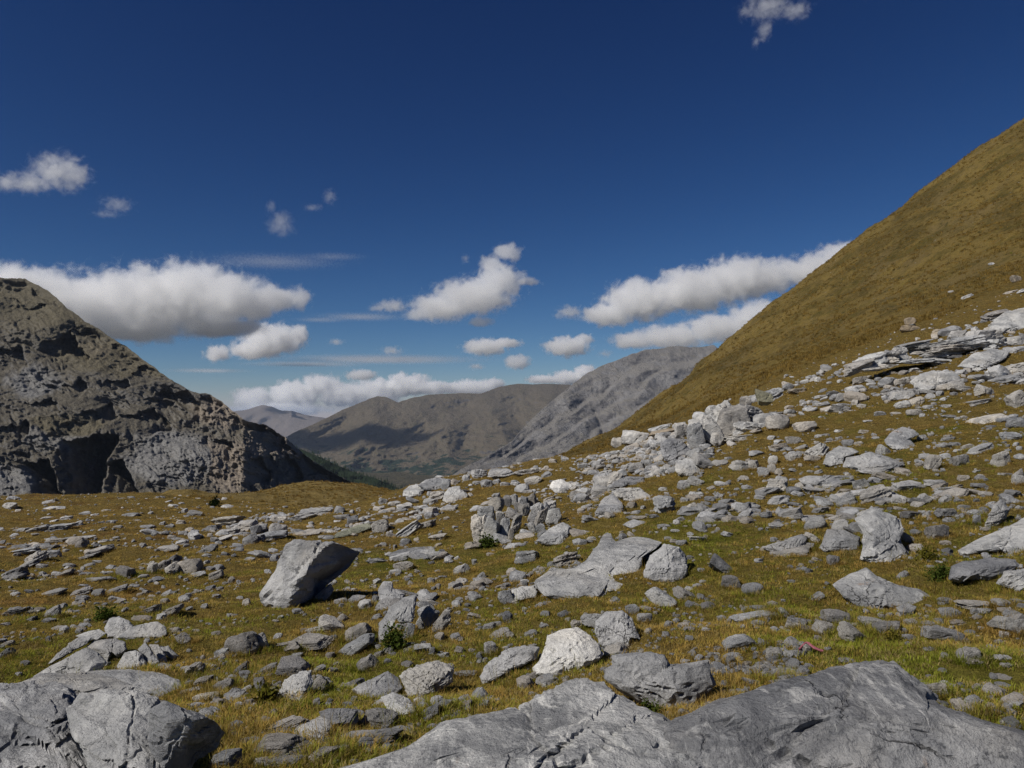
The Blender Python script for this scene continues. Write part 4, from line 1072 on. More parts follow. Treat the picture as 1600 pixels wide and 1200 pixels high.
ROCKS += parse('B', '''605 135 60 26 10 w s, 565 120 60 22 g s, 500 140 50 24, 515 112 34 30 -10 g b, 240 155 140 30 5 w l, 190 175 120 26 12 g l, 350 178 60 24 -5 g b, 395 190 44 34 10 g b, 90 185 70 26 w b, 45 180 60 20 d, 15 215 40 30 g b, 90 230 65 44 -15 g b, 60 255 120 36 10 g l, 205 242 110 24 5 g s,
505 215 60 50 10 w b, 690 208 70 30 18 w s, 625 235 110 44 35 w s, 550 250 50 26 -30 w, 740 258 60 26 10 w, 775 182 24 16,
635 322 165 44 3 g s, 590 345 60 24 g s, 600 378 70 34 10 g b, 570 400 50 28, 548 410 16 30,
405 318 60 24 -5 g s, 75 345 40 36 10 w b, 745 290 36 18 15 w s, 838 392 56 36 25 w b, 892 358 26 36 20 w b, 955 327 34 18 g r, 762 420 40 14 w, 740 397 26 14, 918 415 40 28 25 w, 742 458 26 30 10 w b, 803 462 22 22 g, 630 447 26 34 -15 W, 924 470 40 28 30 g, 880 503 60 20 w s, 1000 458 52 22 15 w s, 1020 505 50 50 25 g b, 857 553 24 14, 895 582 60 28 -10 g s, 763 488 24 18, 443 533 44 36 20 W b, 485 510 30 44 w, 485 460 18 24 t r, 622 645 34 70 -20 g b, 700 590 66 92 -32 w b, 755 605 44 88 -32 g l, 785 555 22 28, 272 495 90 44 42 g b,
308 615 90 60 -20 w b, 240 635 60 30 10 w b, 200 640 40 22, 215 685 190 60 3 w s, 145 710 60 36 30 g b, 110 700 90 30 10 w s, 15 690 60 70 20 g b, 165 740 50 22 5 w b, 415 650 100 52 25 w b, 405 700 130 60 30 w b, 318 665 30 20, 300 740 44 32 10 w, 455 775 70 60 30 g b, 500 735 50 26 20 w, 537 765 40 28 W b, 560 735 30 20 w, 620 725 40 20, 677 710 76 34 5 w b, 312 800 50 22 W, 326 775 30 16, 150 785 120 70 -10 d b, 260 860 60 56 40 g b, 40 800 80 40 25 g b, 15 860 50 60 g b, 275 908 40 16 10 w, 310 858 22 18, 245 930 34 40 w, 370 942 40 24 w b, 65 975 40 24 40 g,
910 745 26 46 10 g b, 958 710 50 52 5 g b, 1018 712 30 24 W b, 1000 655 90 40 15 g s, 825 672 40 20, 905 635 26 12 W, 880 718 30 16 t, 1025 585 40 50 g b, 850 812 80 26 g s, 985 610 40 20,
765 943 66 48 -10 w b, 705 970 80 44 30 g b, 910 940 70 26 15 w b, 945 915 50 16, 615 775 50 26 w,
500 1000 130 90 -5 w l, 470 1070 210 60 5 g s, 110 1030 170 50 20 g s, 90 1110 210 100 5 g s, 100 1170 160 60 w b, 350 1120 56 36 g r, 540 1092 30 20, 455 1130 40 30, 270 1145 110 50 10 g s, 20 1180 60 50, 400 1172 40 16''')
ROCKS += parse('C', '''270 92 66 34 -10 w b, 15 40 40 22, 60 72 60 16 w, 385 40 80 50 20 w b, 370 165 60 30, 345 108 24 20, 620 130 80 70 -10 w l, 700 48 54 40 g b, 750 35 70 30 -20 w b, 615 62 36 20, 805 58 22 12, 760 85 50 28 5 g b, 705 105 40 30 w b, 640 105 50 26 w b, 735 140 46 36 15 w b, 788 140 40 22 -15 w b, 686 185 42 26 30 W b, 685 157 24 26, 853 88 28 14 15 W, 912 85 24 16 -20 W, 942 18 46 28 g r, 1010 95 50 24 g r, 893 132 60 26 t b, 928 178 26 14, 878 245 54 24 -10 g b, 803 212 30 18, 755 267 66 22 -5 W s, 690 280 50 24 w, 665 232 40 14, 1030 308 40 34 g b, 727 340 36 20 5 g, 770 392 30 18, 780 440 34 18, 755 455 44 16 w, 865 375 110 60 -30 d b, 893 440 72 56 d b, 980 470 80 46 5 g r, 700 492 76 46 -30 g b, 606 508 110 60 -25 W b, 418 516 44 32 25 w b, 798 538 52 38 d r, 950 553 34 32 W b, 1005 547 64 24 -3 w, 975 580 150 36 8 g s, 1000 610 70 26, 855 588 40 26 w, 885 600 24 30, 742 568 26 14, 670 598 30 24 10 W b, 710 602 26 12, 725 632 50 18 g s, 792 633 40 14, 722 672 34 30 g r, 928 690 110 56 20 w b, 890 765 40 44 w, 735 730 30 34 w b, 765 750 40 28 w, 705 765 44 22, 840 712 34 26, 1030 690 50 30 -20 w, 1035 735 30 40 g, 978 850 64 32 -20 W b, 930 885 40 24, 900 890 40 24, 865 890 40 22, 880 920 60 24 g, 955 885 40 30, 60 340 90 50 3 w b, 290 278 34 34 -20 W b, 135 570 40 30, 228 593 24 18, 75 650 60 24 15 w s, 130 620 40 18, 330 600 90 60 w b, 265 615 50 40 g, 50 437 36 16, 490 555 50 40 10 w b, 540 590 60 40 w, 545 548 50 24, 555 340 36 34 w, 215 355 90 50 20 g l, 1030 815 30 20, 1015 890 40 30''')
ROCKS += parse('D', '''40 50 80 50 -10 w b, 105 70 60 34 d r, 195 68 90 24 -5 g s, 380 45 60 40 15 w b, 575 48 110 36 8 g b, 440 88 115 50 25 w l, 320 112 75 50 35 g b, 265 100 40 18, 232 125 60 34 -10 w b, 320 66 50 16, 375 143 50 16 w, 637 105 46 40 30 g b, 598 107 30 22 w, 720 105 40 36 d b, 713 67 78 26 3 w b, 890 80 56 24 -8 W b, 795 15 40 24 d, 863 15 36 26 w, 1022 25 46 50 w b, 778 108 44 16 W, 843 160 56 26 10 w b, 885 150 36 26, 852 190 36 44 g b, 800 157 20 14, 725 162 80 46 g b, 738 188 44 26, 590 168 90 36 d b, 687 237 90 62 d b, 725 280 50 20 w, 605 240 50 30 g, 572 262 44 50 g b, 600 305 60 36 5 w b, 192 206 80 46 15 w r, 305 185 66 20 5 w, 213 175 40 20, 33 213 66 26 g s, 107 197 24 24, 90 315 140 36 8 g s, 175 265 60 34 -40 w s, 170 295 40 36 w, 290 208 50 20, 340 235 70 16 -35 w s, 265 353 44 40 -10 d b, 193 347 30 18, 95 438 36 14 W, 90 378 24 18, 130 387 28 14, 168 395 34 26 w, 660 378 36 14 W, 550 415 50 20 40 w s, 195 505 60 30 30 w, 20 530 44 26 g, 65 515 24 14, 70 565 50 30 -20 g b, 20 575 60 26 g, 110 612 80 40 w b, 225 630 80 60 -10 w b, 285 585 120 60 -8 g b, 160 635 50 34 5 t, 345 650 100 70 -30 w b, 340 615 70 22 w, 430 605 110 40 -8 w b, 480 625 90 50 5 w b, 545 640 40 30, 580 605 60 30 w, 650 615 60 30 g, 575 665 50 24 W, 570 692 30 20, 725 655 155 66 -8 g b, 725 515 60 30 g b, 740 565 80 40 5 w b, 700 600 50 30, 770 605 70 20, 848 535 150 44 -2 w s, 885 558 60 24 w, 955 525 80 34 -5 w b, 1010 520 60 16, 972 556 60 22 W, 975 615 120 70 -10 w b, 1025 620 60 60, 965 655 40 30 W, 853 583 40 20, 1025 578 34 14, 25 733 60 50 5 w b, 85 798 36 30 w, 170 785 46 28 w b, 245 713 30 16, 325 762 70 16 w, 55 850 90 26 8 w s, 205 668 36 24 g, 115 763 30 18, 820 740 80 60 20 g b, 835 765 90 40, 725 740 40 30, 692 880 70 60 5 W l, 718 855 44 26 w, 710 800 30 22, 658 825 30 18, 860 868 44 22 w, 895 857 40 14, 955 750 60 22, 975 780 50 16, 960 828 70 14, 960 860 60 14, 945 890 50 16, 885 980 90 22 w s, 905 950 40 20, 660 715 50 16 g, 910 750 36 18''')
ROCKS += parse('E', '''1190 310 140 50 12 d l, 1280 585 130 50 15 w b, 1250 645 180 50 10 g b, 1125 700 90 70 w b, 1090 760 120 24 10 w s, 1300 745 100 80 30 g b, 700 660 80 40 w b, 995 690 110 40 -10 w s, 770 592 70 28 w b, 710 605 54 34 w, 650 607 40 20, 640 570 70 30,
480 650 80 36 10 g b, 575 640 36 26 w, 375 650 34 24 w, 530 628 30 18, 540 665 50 20, 320 660 28 18, 285 700 50 16 25 w s, 345 718 44 18 w b, 405 720 46 18 w b, 510 740 46 32 10 w b, 695 728 120 54 5 g b, 700 775 80 40 10 w b, 760 760 90 40 20, 845 728 50 40 g, 900 715 50 40, 970 715 40 26, 1050 718 30 20, 625 757 34 26 g, 490 778 50 28 g, 215 795 75 26 g b, 285 772 50 16, 375 800 110 40 -12 g b, 590 818 66 30 w b, 665 817 50 16, 765 815 90 34 g r, 805 828 30 26, 835 785 50 26, 865 768 28 20 W, 930 780 50 20, 1130 850 180 32 15 W b, 940 832 80 16 t, 1020 838 40 22 d, 1295 870 100 60 5 g b, 1165 886 50 18 d, 1265 940 110 50 g b, 945 950 70 26 5 W b, 905 987 60 26 w r, 1105 1005 130 40 15 g b, 995 1013 50 22, 850 930 30 20,
190 890 100 52 10 g b, 50 870 110 80 -5 g r, 370 910 50 18, 505 912 64 24 g, 520 858 50 14, 480 942 40 14, 560 945 36 18, 325 955 40 18, 310 932 30 16, 130 960 80 40 w b, 20 945 50 30, 60 965 60 26, 75 1000 90 18 w s, 175 995 70 24 20 w b,
600 1015 64 50 -25 w b, 250 1020 120 60 20 w l, 415 975 60 40 d b, 475 975 50 30, 130 1045 80 40 10 w b, 230 1055 80 36,
820 1040 60 36 g, 860 1080 70 80 -20 w b, 915 1045 70 40 w, 995 1065 95 60 5 w b, 1210 1060 90 80 10 w b, 1255 1012 40 18 w, 1310 1000 30 30, 1300 1150 60 90 g b, 1105 1150 50 34 20 w, 1020 1155 56 40 d b, 25 1065 50 50 w b, 20 1110 50 50, 1090 1120 40 16 d,
740 340 60 40 t r, 740 378 100 36 t b, 880 400 60 40 t b, 1040 210 70 24 25 g s, 1270 185 80 16 15 w s, 1290 120 60 40 t b, 955 185 30 18 t, 1165 40 30 20 t, 30 725 100 60 20 g l, 150 705 90 30 5 t b''')
ROCKS += parse('F', '''930 680 140 40 15 w s, 970 702 200 36 10 t s, 770 740 140 90 10 w b, 660 765 80 60 w b, 850 765 80 60 w b, 1210 890 170 80 -20 g b, 1160 805 70 26 g, 780 925 100 70 g b, 705 920 60 44 w b, 935 755 60 60 w b, 960 940 80 50 w l, 590 965 90 40 10 w b, 680 975 80 50 20 w b, 630 1010 150 80 30 w l, 1355 865 50 30 w r, 1420 910 110 60 -10 w b, 1510 905 70 60 w b, 1570 950 70 60 w b, 1300 815 40 20, 1240 840 60 24, 730 800 60 40 w, 800 830 60 40 w, 640 830 60 40 w, 560 880 60 40 w, 600 850 40 30 w, 520 850 50 30 w, 690 850 60 30 w, 450 910 70 40 w, 860 820 50 40 w, 1030 660 60 40 t''')
ROCKS += parse('H', '''360 365 70 80 g b, 425 340 60 60 g b, 605 285 105 66 -3 g l, 765 285 185 70 -3 g l, 955 270 170 44 5 w s, 1090 245 70 44 20 w b, 1100 290 90 50 25 w b, 1000 335 110 50 15 w b, 870 350 50 50 20 w b, 800 358 80 44 w b, 660 362 80 60 10 g b, 735 340 60 56 d b, 510 312 60 66 d b, 595 345 90 26 w s,
300 450 120 60 10 w s, 250 490 110 50 w b, 390 535 110 40 5 w s, 260 555 120 44 5 g s, 160 560 70 30 w, 60 525 130 36 18 w s, 990 410 70 24 15 w s, 1520 290 70 50 w b, 365 608 44 24 w, 120 600 60 24''')

# the 300 that show largest are rocks of their own; the rest belongs to the rubble
ROCKS.sort(key=lambda e: -e['w'] * e['h'])
BIG, REST = ROCKS[:300 - len(MARKS)], ROCKS[300 - len(MARKS):]
ORD = ['', 'second', 'third', 'fourth', 'fifth', 'sixth', 'seventh', 'eighth', 'ninth', 'tenth', 'eleventh', 'twelfth']
def relate(e):
    best = None
    for short, mx, my, mw, mh in MARKS:
        gx = max(abs(e['px'] - mx) - mw / 2, 0); gy = max(abs(e['py'] - my) - mh / 2, 0) * 1.6
        d = math.hypot(gx, gy) + .15 * math.hypot(e['px'] - mx, e['py'] - my)
        if best is None or d < best[0]: best = (d, short, e['px'] - mx, e['py'] - my, mw, mh)
    d, short, dx, dy, mw, mh = best
    if abs(dx) / (mw / 2 + 8) > abs(dy) / (mh / 2 + 5): rel = 'left of' if dx < 0 else 'right of'
    else: rel = 'behind' if dy < 0 else 'in front of'
    return d, rel + ' ' + short
ws = [e['w'] * e['h'] for e in BIG]
for i, e in enumerate(BIG):
    size = 'large' if i < 60 else 'medium' if i < 150 else 'small'
    asp = e['w'] / max(e['h'], 1)
    if e['kind'] == 's': noun = 'slab'
    elif e['kind'] == 'l': noun = 'layered rock'
    elif e['kind'] == 'r': noun = 'rounded stone'
    else: noun = 'block' if asp < 1.9 else 'long rock'
    if abs(e['rot']) >= 25: noun = 'tilted ' + noun
    d, rel = relate(e)
    e['base'] = (f"{size} {TNAME[e['tone']]} {noun}", rel); e['d'] = d
groups_ = {}
for e in BIG: groups_.setdefault(e['base'], []).append(e)
for (what, rel), es in groups_.items():
    es.sort(key=lambda e: e['d'])
    for k, e in enumerate(es):
        where = rel
        if len(es) > 1: where = (ORD[k] + ' ' if k else '') + 'closest of its kind ' + rel
        e['label'] = f'{what}, {where}' if len(es) > 1 else f'{what} on the turf {rel}'
for e in BIG:
    o = place(e)
    if o is None: continue
    o['label'] = e['label']; o['category'] = 'rock'; o['group'] = 'limestone rocks strewn over the slope'

RING = []
for o in list(C.objects):
    if o.type == 'MESH' and o.name.split('.')[0] in ('rock', 'boulder') and o.parent is None:
        bb = [o.matrix_basis @ Vector(q_) for q_ in o.bound_box]
        x0_, x1_ = min(q_.x for q_ in bb), max(q_.x for q_ in bb); y0_, y1_ = min(q_.y for q_ in bb), max(q_.y for q_ in bb)
        RING.append(((x0_ + x1_) / 2, (y0_ + y1_) / 2, (x1_ - x0_) / 2, (y1_ - y0_) / 2))

# ------------------------------------------------------------------ geometry-node scatter for what nobody could count
def scatter(name, pts, rot, scl, idx, meshes, mat, label, cat):
    lib_c = bpy.data.collections.new(name + '_kinds')
    for i, me in enumerate(meshes):
        o = bpy.data.objects.new('%s_%02d' % (name, i), me); lib_c.objects.link(o)
    me = bpy.data.meshes.new(name)
    me.vertices.add(len(pts)); me.vertices.foreach_set('co', np.asarray(pts, np.float32).ravel())
    for an, ty, arr in (('s_rot', 'FLOAT_VECTOR', rot), ('s_scl', 'FLOAT_VECTOR', scl), ('s_idx', 'INT', idx)):
        a = me.attributes.new(an, ty, 'POINT')
        a.data.foreach_set('vector' if ty == 'FLOAT_VECTOR' else 'value', np.asarray(arr, np.float32 if ty != 'INT' else np.int32).ravel())
    me.update()
    ng = bpy.data.node_groups.new(name + '_scatter', 'GeometryNodeTree')
    ng.interface.new_socket('Geometry', in_out='INPUT', socket_type='NodeSocketGeometry')
    ng.interface.new_socket('Geometry', in_out='OUTPUT', socket_type='NodeSocketGeometry')
    N = ng.nodes.new
    gi, go = N('NodeGroupInput'), N('NodeGroupOutput')
    ci = N('GeometryNodeCollectionInfo'); ci.inputs['Collection'].default_value = lib_c
    ci.inputs['Separate Children'].default_value = True; ci.inputs['Reset Children'].default_value = True
    ip = N('GeometryNodeInstanceOnPoints'); ip.inputs['Pick Instance'].default_value = True
    def attr(an, ty):
        n = N('GeometryNodeInputNamedAttribute'); n.data_type = ty; n.inputs['Name'].default_value = an
        return n.outputs['Attribute']
    e2r = N('FunctionNodeEulerToRotation')
    L = ng.links.new
    L(gi.outputs[0], ip.inputs['Points']); L(ci.outputs[0], ip.inputs['Instance'])
    L(attr('s_idx', 'INT'), ip.inputs['Instance Index'])
    L(attr('s_rot', 'FLOAT_VECTOR'), e2r.inputs[0]); L(e2r.outputs[0], ip.inputs['Rotation'])
    L(attr('s_scl', 'FLOAT_VECTOR'), ip.inputs['Scale'])
    L(ip.outputs[0], go.inputs[0])
    o = link(name, me, mat, label=label, cat=cat, kind='stuff')
    md = o.modifiers.new('scatter', 'NODES'); md.node_group = ng
    return o

rs = np.random.RandomState(99)
# rubble: the smaller listed stones plus loose chips
stone_meshes = []
for i, kd in enumerate('bbbbsssllbbb'):
    me = unit_rock(5000 + i, 2 if i % 3 else 3, kd); me.materials.append(M_STONE)
    me.polygons.foreach_set('use_smooth', np.zeros(len(me.polygons), bool)); stone_meshes.append(me)
P_, R_, S_, I_ = [], [], [], []
for e in REST:
    g = hit(e['px'], e['py'] + e['h'] * .3)
    if g is None: continue
    k = g.y / F
    P_.append((g.x, g.y + .1 * e['w'] * k, g.z + .14 * e['h'] * k)); R_.append((0, R(-e['rot']), rs.uniform(-.5, .5)))
    S_.append((e['w'] * k / 2, e['w'] * k * .4, e['h'] * k * .5)); I_.append(rs.randint(12))
def chips(n, pxr, Yr, smin, smax, mask_scale, thr, power=2.2, seed=0, fl=(.35, .8), kinds=range(12)):
    n = int(n * 1.35); px = rs.uniform(*pxr, n); Y = np.exp(rs.uniform(math.log(Yr[0]), math.log(Yr[1]), n))
    x = (px - 800) / F * Y
    m = perlin(np.stack([x, Y, x * 0 + seed], -1) * mask_scale) + .5 * perlin(np.stack([x, Y, x * 0 + seed + 5], -1) * mask_scale * 3.1)
    ok = m > thr + .12
    x, Y = x[ok], Y[ok]
    z = ground_z(x, Y)
    s = smin * (1 - rs.uniform(0, 1, len(x)) * (1 - (smin / smax) ** power)) ** (-1 / power)
    s = np.clip(s, Y / F * 2.2, Y / F * 34)
    for a in range(len(x)):
        flat = rs.uniform(*fl)
        P_.append((x[a], Y[a], z[a] + s[a] * flat * .20)); R_.append((rs.uniform(-.35, .35), rs.uniform(-.35, .35), rs.uniform(0, 6.28)))
        S_.append((s[a] * rs.uniform(.8, 1.3) * .5, s[a] * .5 * rs.uniform(.6, 1), s[a] * .5 * flat)); I_.append(int(rs.choice(list(kinds))))
chips(4200, (-60, 1660), (4.0, 12), .03, .20, .8, -.05, 2.3, seed=1)
chips(4200, (-60, 1660), (11, 62), .06, .36, .45, -.10, 2.0, seed=7)
chips(3500, (-60, 1660), (4.0, 40), .025, .10, 1.1, .10, seed=2)
chips(900, (900, 1110), (24, 45), .10, .7, .3, -.9, 1.8, seed=3)         # rubble spill under the hillside outcrop
chips(500, (1080, 1660), (14, 42), .06, .40, .4, -.1, seed=4)
chips(700, (-60, 640), (22, 68), .10, .6, .25, .0, seed=5)
chips(420, (980, 1660), (30, 47), .25, 1.1, .12, -.25, 2.2, seed=8)
chips(500, (380, 900), (26, 46), .12, .7, .3, -.1, 2.0, seed=9)
chips(1500, (-60, 1660), (9, 60), .25, 1.0, .17, .10, 2.0, seed=12, fl=(.22, .4), kinds=(4, 5, 6, 7, 8))
chips(380, (1100, 1250), (4.6, 6.2), .03, .12, .9, -.2, seed=6)
scatter('rubble', P_, R_, S_, I_, stone_meshes, M_STONE, 'loose pale limestone chips and pebbles scattered over the turf', 'rubble')

# ------------------------------------------------------------------ grass
def tuft(seed, n, rad, hmin, hmax, wid, arch=.6):
    q = np.random.RandomState(seed)
    V, Fc = [], []
    for i in range(n):
        a = q.uniform(0, 2 * math.pi); r = rad * math.sqrt(q.uniform(0, 1))
        b = np.array([math.cos(a) * r, math.sin(a) * r, -.01])
        h = q.uniform(hmin, hmax); a2 = a + q.normal(0, .8); ln = q.uniform(.15, arch) * h
        d = np.array([math.cos(a2), math.sin(a2), 0]); s = np.array([-d[1], d[0], 0]) * wid * q.uniform(.7, 1.3)
        k = len(V)
        m = b + d * ln * .3 + np.array([0, 0, h * .6]); t = b + d * ln + np.array([0, 0, h * q.uniform(.8, 1)])
        V += [b - s, b + s, m + s * .7, m - s * .7, t]
        Fc += [(k, k + 1, k + 2), (k, k + 2, k + 3), (k + 3, k + 2, k + 4)]
    me = mesh_np('tuft', np.array(V), np.array(Fc), smooth=False); me.materials.append(M_GRASS)
    return me
tufts = [tuft(i, 30, .09, .012, .045, .0024, 1.1) for i in range(6)] + [tuft(20 + i, 22, .05, .03, .085, .0019, 1.0) for i in range(4)] + [tuft(40 + i, 6, .03, .10, .22, .0013, .6) for i in range(2)]
n = 95000
px = rs.uniform(-160, 1760, n); Y = np.exp(rs.uniform(math.log(2.6), math.log(75), n))
x = (px - 800) / F * Y
z = ground_z(x, Y)
dens = perlin(np.stack([x * .9, Y * .9, x * 0 + 3], -1)) + .6 * perlin(np.stack([x * 2.6, Y * 2.6, x * 0 + 7], -1))
ok = dens > -.55
x, Y, z, dens = x[ok], Y[ok], z[ok], dens[ok]
tall = rs.uniform(0, 1, len(x)) + .25 * dens + .22 * perlin(np.stack([x * 1.7, Y * 1.7, x * 0 + 13], -1))
idx = np.where(tall > 1.16, 10 + rs.randint(0, 2, len(x)), np.where(tall > .86, 6 + rs.randint(0, 4, len(x)), rs.randint(0, 6, len(x))))
# longer grass creeping up round the rocks
rx, ry = [], []
for cx_, cy2, hx, hy in RING:
    if cy2 > 45 or cy2 < 2: continue
    m_ = int(min(110, 26 + 60 * (hx + hy) / max(cy2, 4) * 4))
    t_ = rs.uniform(0, 2 * math.pi, m_); k_ = rs.uniform(.78, 1.12, m_)
    rx.append(cx_ + np.cos(t_) * hx * k_); ry.append(cy2 + np.sin(t_) * hy * k_)
rx = np.concatenate(rx); ry = np.concatenate(ry); rz = ground_z(rx, ry)
x = np.concatenate([x, rx]); Y = np.concatenate([Y, ry]); z = np.concatenate([z, rz])
idx = np.concatenate([idx, np.where(rs.uniform(0, 1, len(rx)) < .08, 10, 6 + rs.randint(0, 4, len(rx)))])
sc_ = rs.uniform(.7, 1.2, len(x)) * (1 + np.clip(Y - 8, 0, 60) / 22)
hs = rs.uniform(.6, 1.05, len(x)) * (1 + np.clip(Y - 8, 0, 60) / 60)
hs *= .82; hs[-len(rx):] *= 1.35
rotz = np.stack([rs.normal(0, .12, len(x)), rs.normal(0, .12, len(x)), rs.uniform(0, 6.28, len(x))], -1)
scatter('grass', np.stack([x, Y, z], -1), rotz, np.stack([sc_, sc_, hs], -1), idx, tufts, M_GRASS, 'short dry ochre and olive alpine grass', 'grass')

n = 42000
px = rs.uniform(300, 1760, n); Y = np.exp(rs.uniform(math.log(60), math.log(250), n))
x = (px - 800) / F * Y
z = ground_z(x, Y)
ok = perlin(np.stack([x * .12, Y * .12, z * .25], -1)) + .8 * perlin(np.stack([x * .5, Y * .5, z * .5], -1)) > -.15
x, Y, z = x[ok], Y[ok], z[ok]
s_ = rs.uniform(.6, 1.5, len(x)) * (1 + Y / 90)
hs = rs.uniform(1.6, 3.6, len(x)) * (1 + Y / 200)
clump = [tuft(60 + i, 16, .10, .02, .075, .012, 1.2) for i in range(5)]
for me in clump: me.materials.clear(); me.materials.append(M_CLUMP)
scatter('grass_clumps', np.stack([x, Y, z], -1), np.stack([x * 0, x * 0, rs.uniform(0, 6.28, len(x))], -1), np.stack([s_, s_, hs], -1), rs.randint(0, 5, len(x)), clump, M_CLUMP, 'tussocks of dry grass on the steep hillside', 'grass')

# ------------------------------------------------------------------ low shrubs and leafy plants
def mat_leaf(name, c0, c1):
    w = NT(name); p = w.pos()
    col = w.mix(w.rng(w.noise(p, 9, 4, .7), .35, .65), c0, c1)
    d = w.n('ShaderNodeBsdfDiffuse'); w.l(col, d.inputs[0])
    t = w.n('ShaderNodeBsdfTranslucent'); w.l(col, t.inputs[0])
    mx = w.n('ShaderNodeMixShader'); mx.inputs[0].default_value = .3
    w.l(d.outputs[0], mx.inputs[1]); w.l(t.outputs[0], mx.inputs[2]); w.l(mx.outputs[0], w.out.inputs[0])
    return w.m
M_LEAF = mat_leaf('green_leaves', (.035, .052, .010), (.085, .112, .022))
M_JUN = mat_leaf('juniper_needles', (.010, .018, .006), (.022, .034, .010))
M_YEL = mat_leaf('yellowing_leaves', (.085, .085, .012), (.17, .14, .025))
M_STEM = mat_leaf('plant_stems', (.03, .028, .012), (.05, .04, .018))
def shrub(px, py, w_, h_, n, leaf, mat, label, seed, cat='shrub'):
    g = hit(px, py + h_ * .4)
    k = g.y / F; W = w_ * k / 2; H_ = h_ * k
    q = np.random.RandomState(seed)
    root = link('shrub', None, label=label, cat=cat); root.location = g
    V, Fc, V2, F2 = [], [], [], []
    for s in range(14):
        a = q.uniform(0, 2 * math.pi); rr_ = q.uniform(.2, .9)
        tip = np.array([math.cos(a) * W * rr_, math.sin(a) * W * rr_ * .8, H_ * q.uniform(.35, 1.0) * (1 - .5 * rr_ ** 2)])
        base = tip * np.array([.15, .15, 0]) + np.array([0, 0, -.02])
        d = tip - base; sd = np.cross(d, [0, 0, 1.0]); sd /= np.linalg.norm(sd) + 1e-6
        k2 = len(V2); wd = leaf * .10
        up = np.array([0, 0, 1.0])
        V2 += [base - sd * wd, base + sd * wd, base + up * wd * 1.5, tip]
        F2 += [(k2, k2 + 1, k2 + 3), (k2 + 1, k2 + 2, k2 + 3), (k2 + 2, k2, k2 + 3)]
        for j in range(n):
            c = base + d * q.uniform(.25, 1.05) + q.normal(0, leaf * .9, 3)
            ax = q.normal(size=3); ax /= np.linalg.norm(ax); bx = np.cross(ax, q.normal(size=3)); bx /= np.linalg.norm(bx)
            L = leaf * q.uniform(.6, 1.2); k3 = len(V)
            V += [c - ax * L * .5, c + bx * L * .28, c + ax * L * .5, c - bx * L * .28]
            Fc += [(k3, k3 + 1, k3 + 2, k3 + 3)]
    link('foliage', mesh_np('foliage', np.array(V), np.array(Fc), False), mat, parent=root, kind='stuff')
    link('stem', mesh_np('stem', np.array(V2), np.array(F2), False), M_STEM, parent=root, kind='stuff')
shrub(335, 786, 13, 9, 40, .16, M_JUN, 'small dark juniper bush on the plateau rim', 1)
shrub(618, 1000, 50, 46, 70, .032, M_LEAF, 'leafy green plant growing around the bright fin-shaped rock', 2)
shrub(762, 848, 34, 18, 60, .06, M_LEAF, 'low green plant at the foot of the blocky outcrop', 3)
shrub(165, 963, 26, 14, 50, .05, M_LEAF, 'dark green clump behind the cracked dome outcrop', 4)
shrub(1450, 866, 44, 18, 45, .035, M_YEL, 'yellow-green leafy plant beside the tall ribbed boulder', 5, 'plant')
shrub(1470, 897, 40, 24, 60, .03, M_LEAF, 'green leafy plant between the whale-backed boulder and the dark base block', 6, 'plant')
shrub(414, 1088, 22, 26, 26, .045, M_YEL, 'bright green blades of a plant left of the bedded block', 7, 'plant')
shrub(1395, 994, 22, 18, 40, .022, M_YEL, 'small rounded grass-green tuft among rubble behind the speckled slab', 8, 'plant')
shrub(1018, 1112, 34, 22, 60, .022, M_LEAF, 'green tuft in the gap between the veined slab and the hollowed block', 9, 'plant')

# ------------------------------------------------------------------ pink cord weighed down by a stone
w = NT('pink_cord_fibre')
w.principled(w.mix(w.rng(w.noise(w.pos(), 90, 4, .7), .35, .65), (.22, .06, .085), (.36, .13, .15)), .85)
M_CORD = w.m
e = dict(px=1262, py=1014, w=14, h=17, rot=0, tone='w', kind='b')
st_ = place(e, 'rock'); st_['label'] = 'small pale stone pinning the pink cord'; st_['category'] = 'rock'; st_['group'] = 'limestone rocks strewn over the slope'
Yc = e['Y']
def cord(pts, rad, name, parent):
    V, Fc, ns = [], [], 7
    P = [np.array(at(a, b, Yc + dy)) for a, b, dy in pts]
    fine = []
    for i in range(len(P) - 1):
        for t in np.linspace(0, 1, 6, endpoint=False): fine.append(P[i] * (1 - t) + P[i + 1] * t)
    fine.append(P[-1])
    for i, c in enumerate(fine):
        tg = fine[min(i + 1, len(fine) - 1)] - fine[max(i - 1, 0)]; tg /= np.linalg.norm(tg)
        n1 = np.cross(tg, [0, 1, .3]); n1 /= np.linalg.norm(n1); n2 = np.cross(tg, n1)
        for j in range(ns):
            a = 2 * math.pi * j / ns + i * .5
            V.append(c + (n1 * math.cos(a) + n2 * math.sin(a)) * rad * (1 + .25 * math.cos(2 * a)))
    for i in range(len(fine) - 1):
        for j in range(ns):
            Fc.append((i * ns + j, i * ns + (j + 1) % ns, (i + 1) * ns + (j + 1) % ns, (i + 1) * ns + j))
    return link(name, mesh_np(name, np.array(V), np.array(Fc)), M_CORD, parent=parent)
croot = link('pink_cord', None, label='faded pink cord draped over a small stone in the grass', cat='cord')
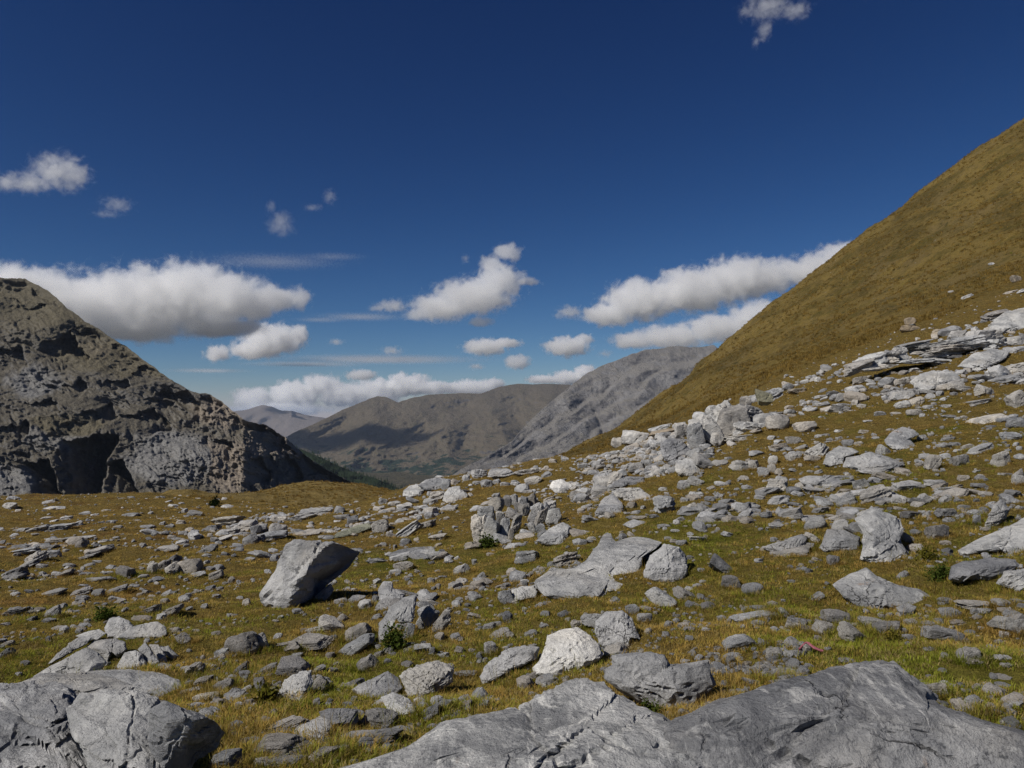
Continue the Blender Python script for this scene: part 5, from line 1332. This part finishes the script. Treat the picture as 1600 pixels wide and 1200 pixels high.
cord([(1249, 1015, .0), (1252, 1011, .02), (1257, 1006, .03), (1260, 1004, .04), (1264, 1005, .03), (1270, 1010, .0), (1277, 1014, -.01), (1286, 1017, -.02)], .007, 'strand', croot)
cord([(1261, 1004, .03), (1266, 1008, .01), (1272, 1013, -.02), (1280, 1016, -.03), (1284, 1018, -.03)], .006, 'strand', croot)
cord([(1248, 1014, .02), (1254, 1011, .03), (1258, 1008, .03)], .006, 'strand', croot)

# ------------------------------------------------------------------ far conifers on the forested toe
w = NT('conifer_needles')
w.principled(w.mix(w.rng(w.noise(w.pos(), .2, 4, .7), .35, .65), (.010, .020, .009), (.022, .038, .016)), .95)
M_CON = w.m
def conifer(seed):
    q = np.random.RandomState(seed); V, Fc = [], []
    for t in range(5):
        zb = .1 + t * .17; rb = .20 * (1 - t / 5.6); k = len(V); m = 7
        for j in range(m):
            a = 2 * math.pi * j / m + q.uniform(-.2, .2); V.append((math.cos(a) * rb * q.uniform(.7, 1.2), math.sin(a) * rb * q.uniform(.7, 1.2), zb + q.uniform(-.03, .03)))
        V.append((0, 0, zb + .30))
        for j in range(m): Fc.append((k + j, k + (j + 1) % m, k + m))
    me = mesh_np('conifer', np.array(V), np.array(Fc), False); me.materials.append(M_CON); return me
hf = bpy.data.objects['hill_forest'].data
hv = np.empty(len(hf.vertices) * 3, np.float32); hf.vertices.foreach_get('co', hv); hv = hv.reshape(-1, 3)
pick = hv[rs.randint(0, len(hv), 9000)] + rs.normal(0, 1, (9000, 3)) * np.array([8, 8, 0])
hh = rs.uniform(6, 12, len(pick))
scatter('forest', pick - np.array([0, 0, 2.0]), np.stack([hh * 0, hh * 0, rs.uniform(0, 6.28, len(hh))], -1), np.stack([hh * .9, hh * .9, hh], -1), rs.randint(0, 4, len(hh)), [conifer(i) for i in range(4)], M_CON, 'dark conifer forest on the slope below the cliffs', 'forest')
print('script', time.time() - T0, 'rocks', len(BIG), 'marks', len(MARKS), 'rest', len(REST), 'chips', len(P_), 'grass', len(x))
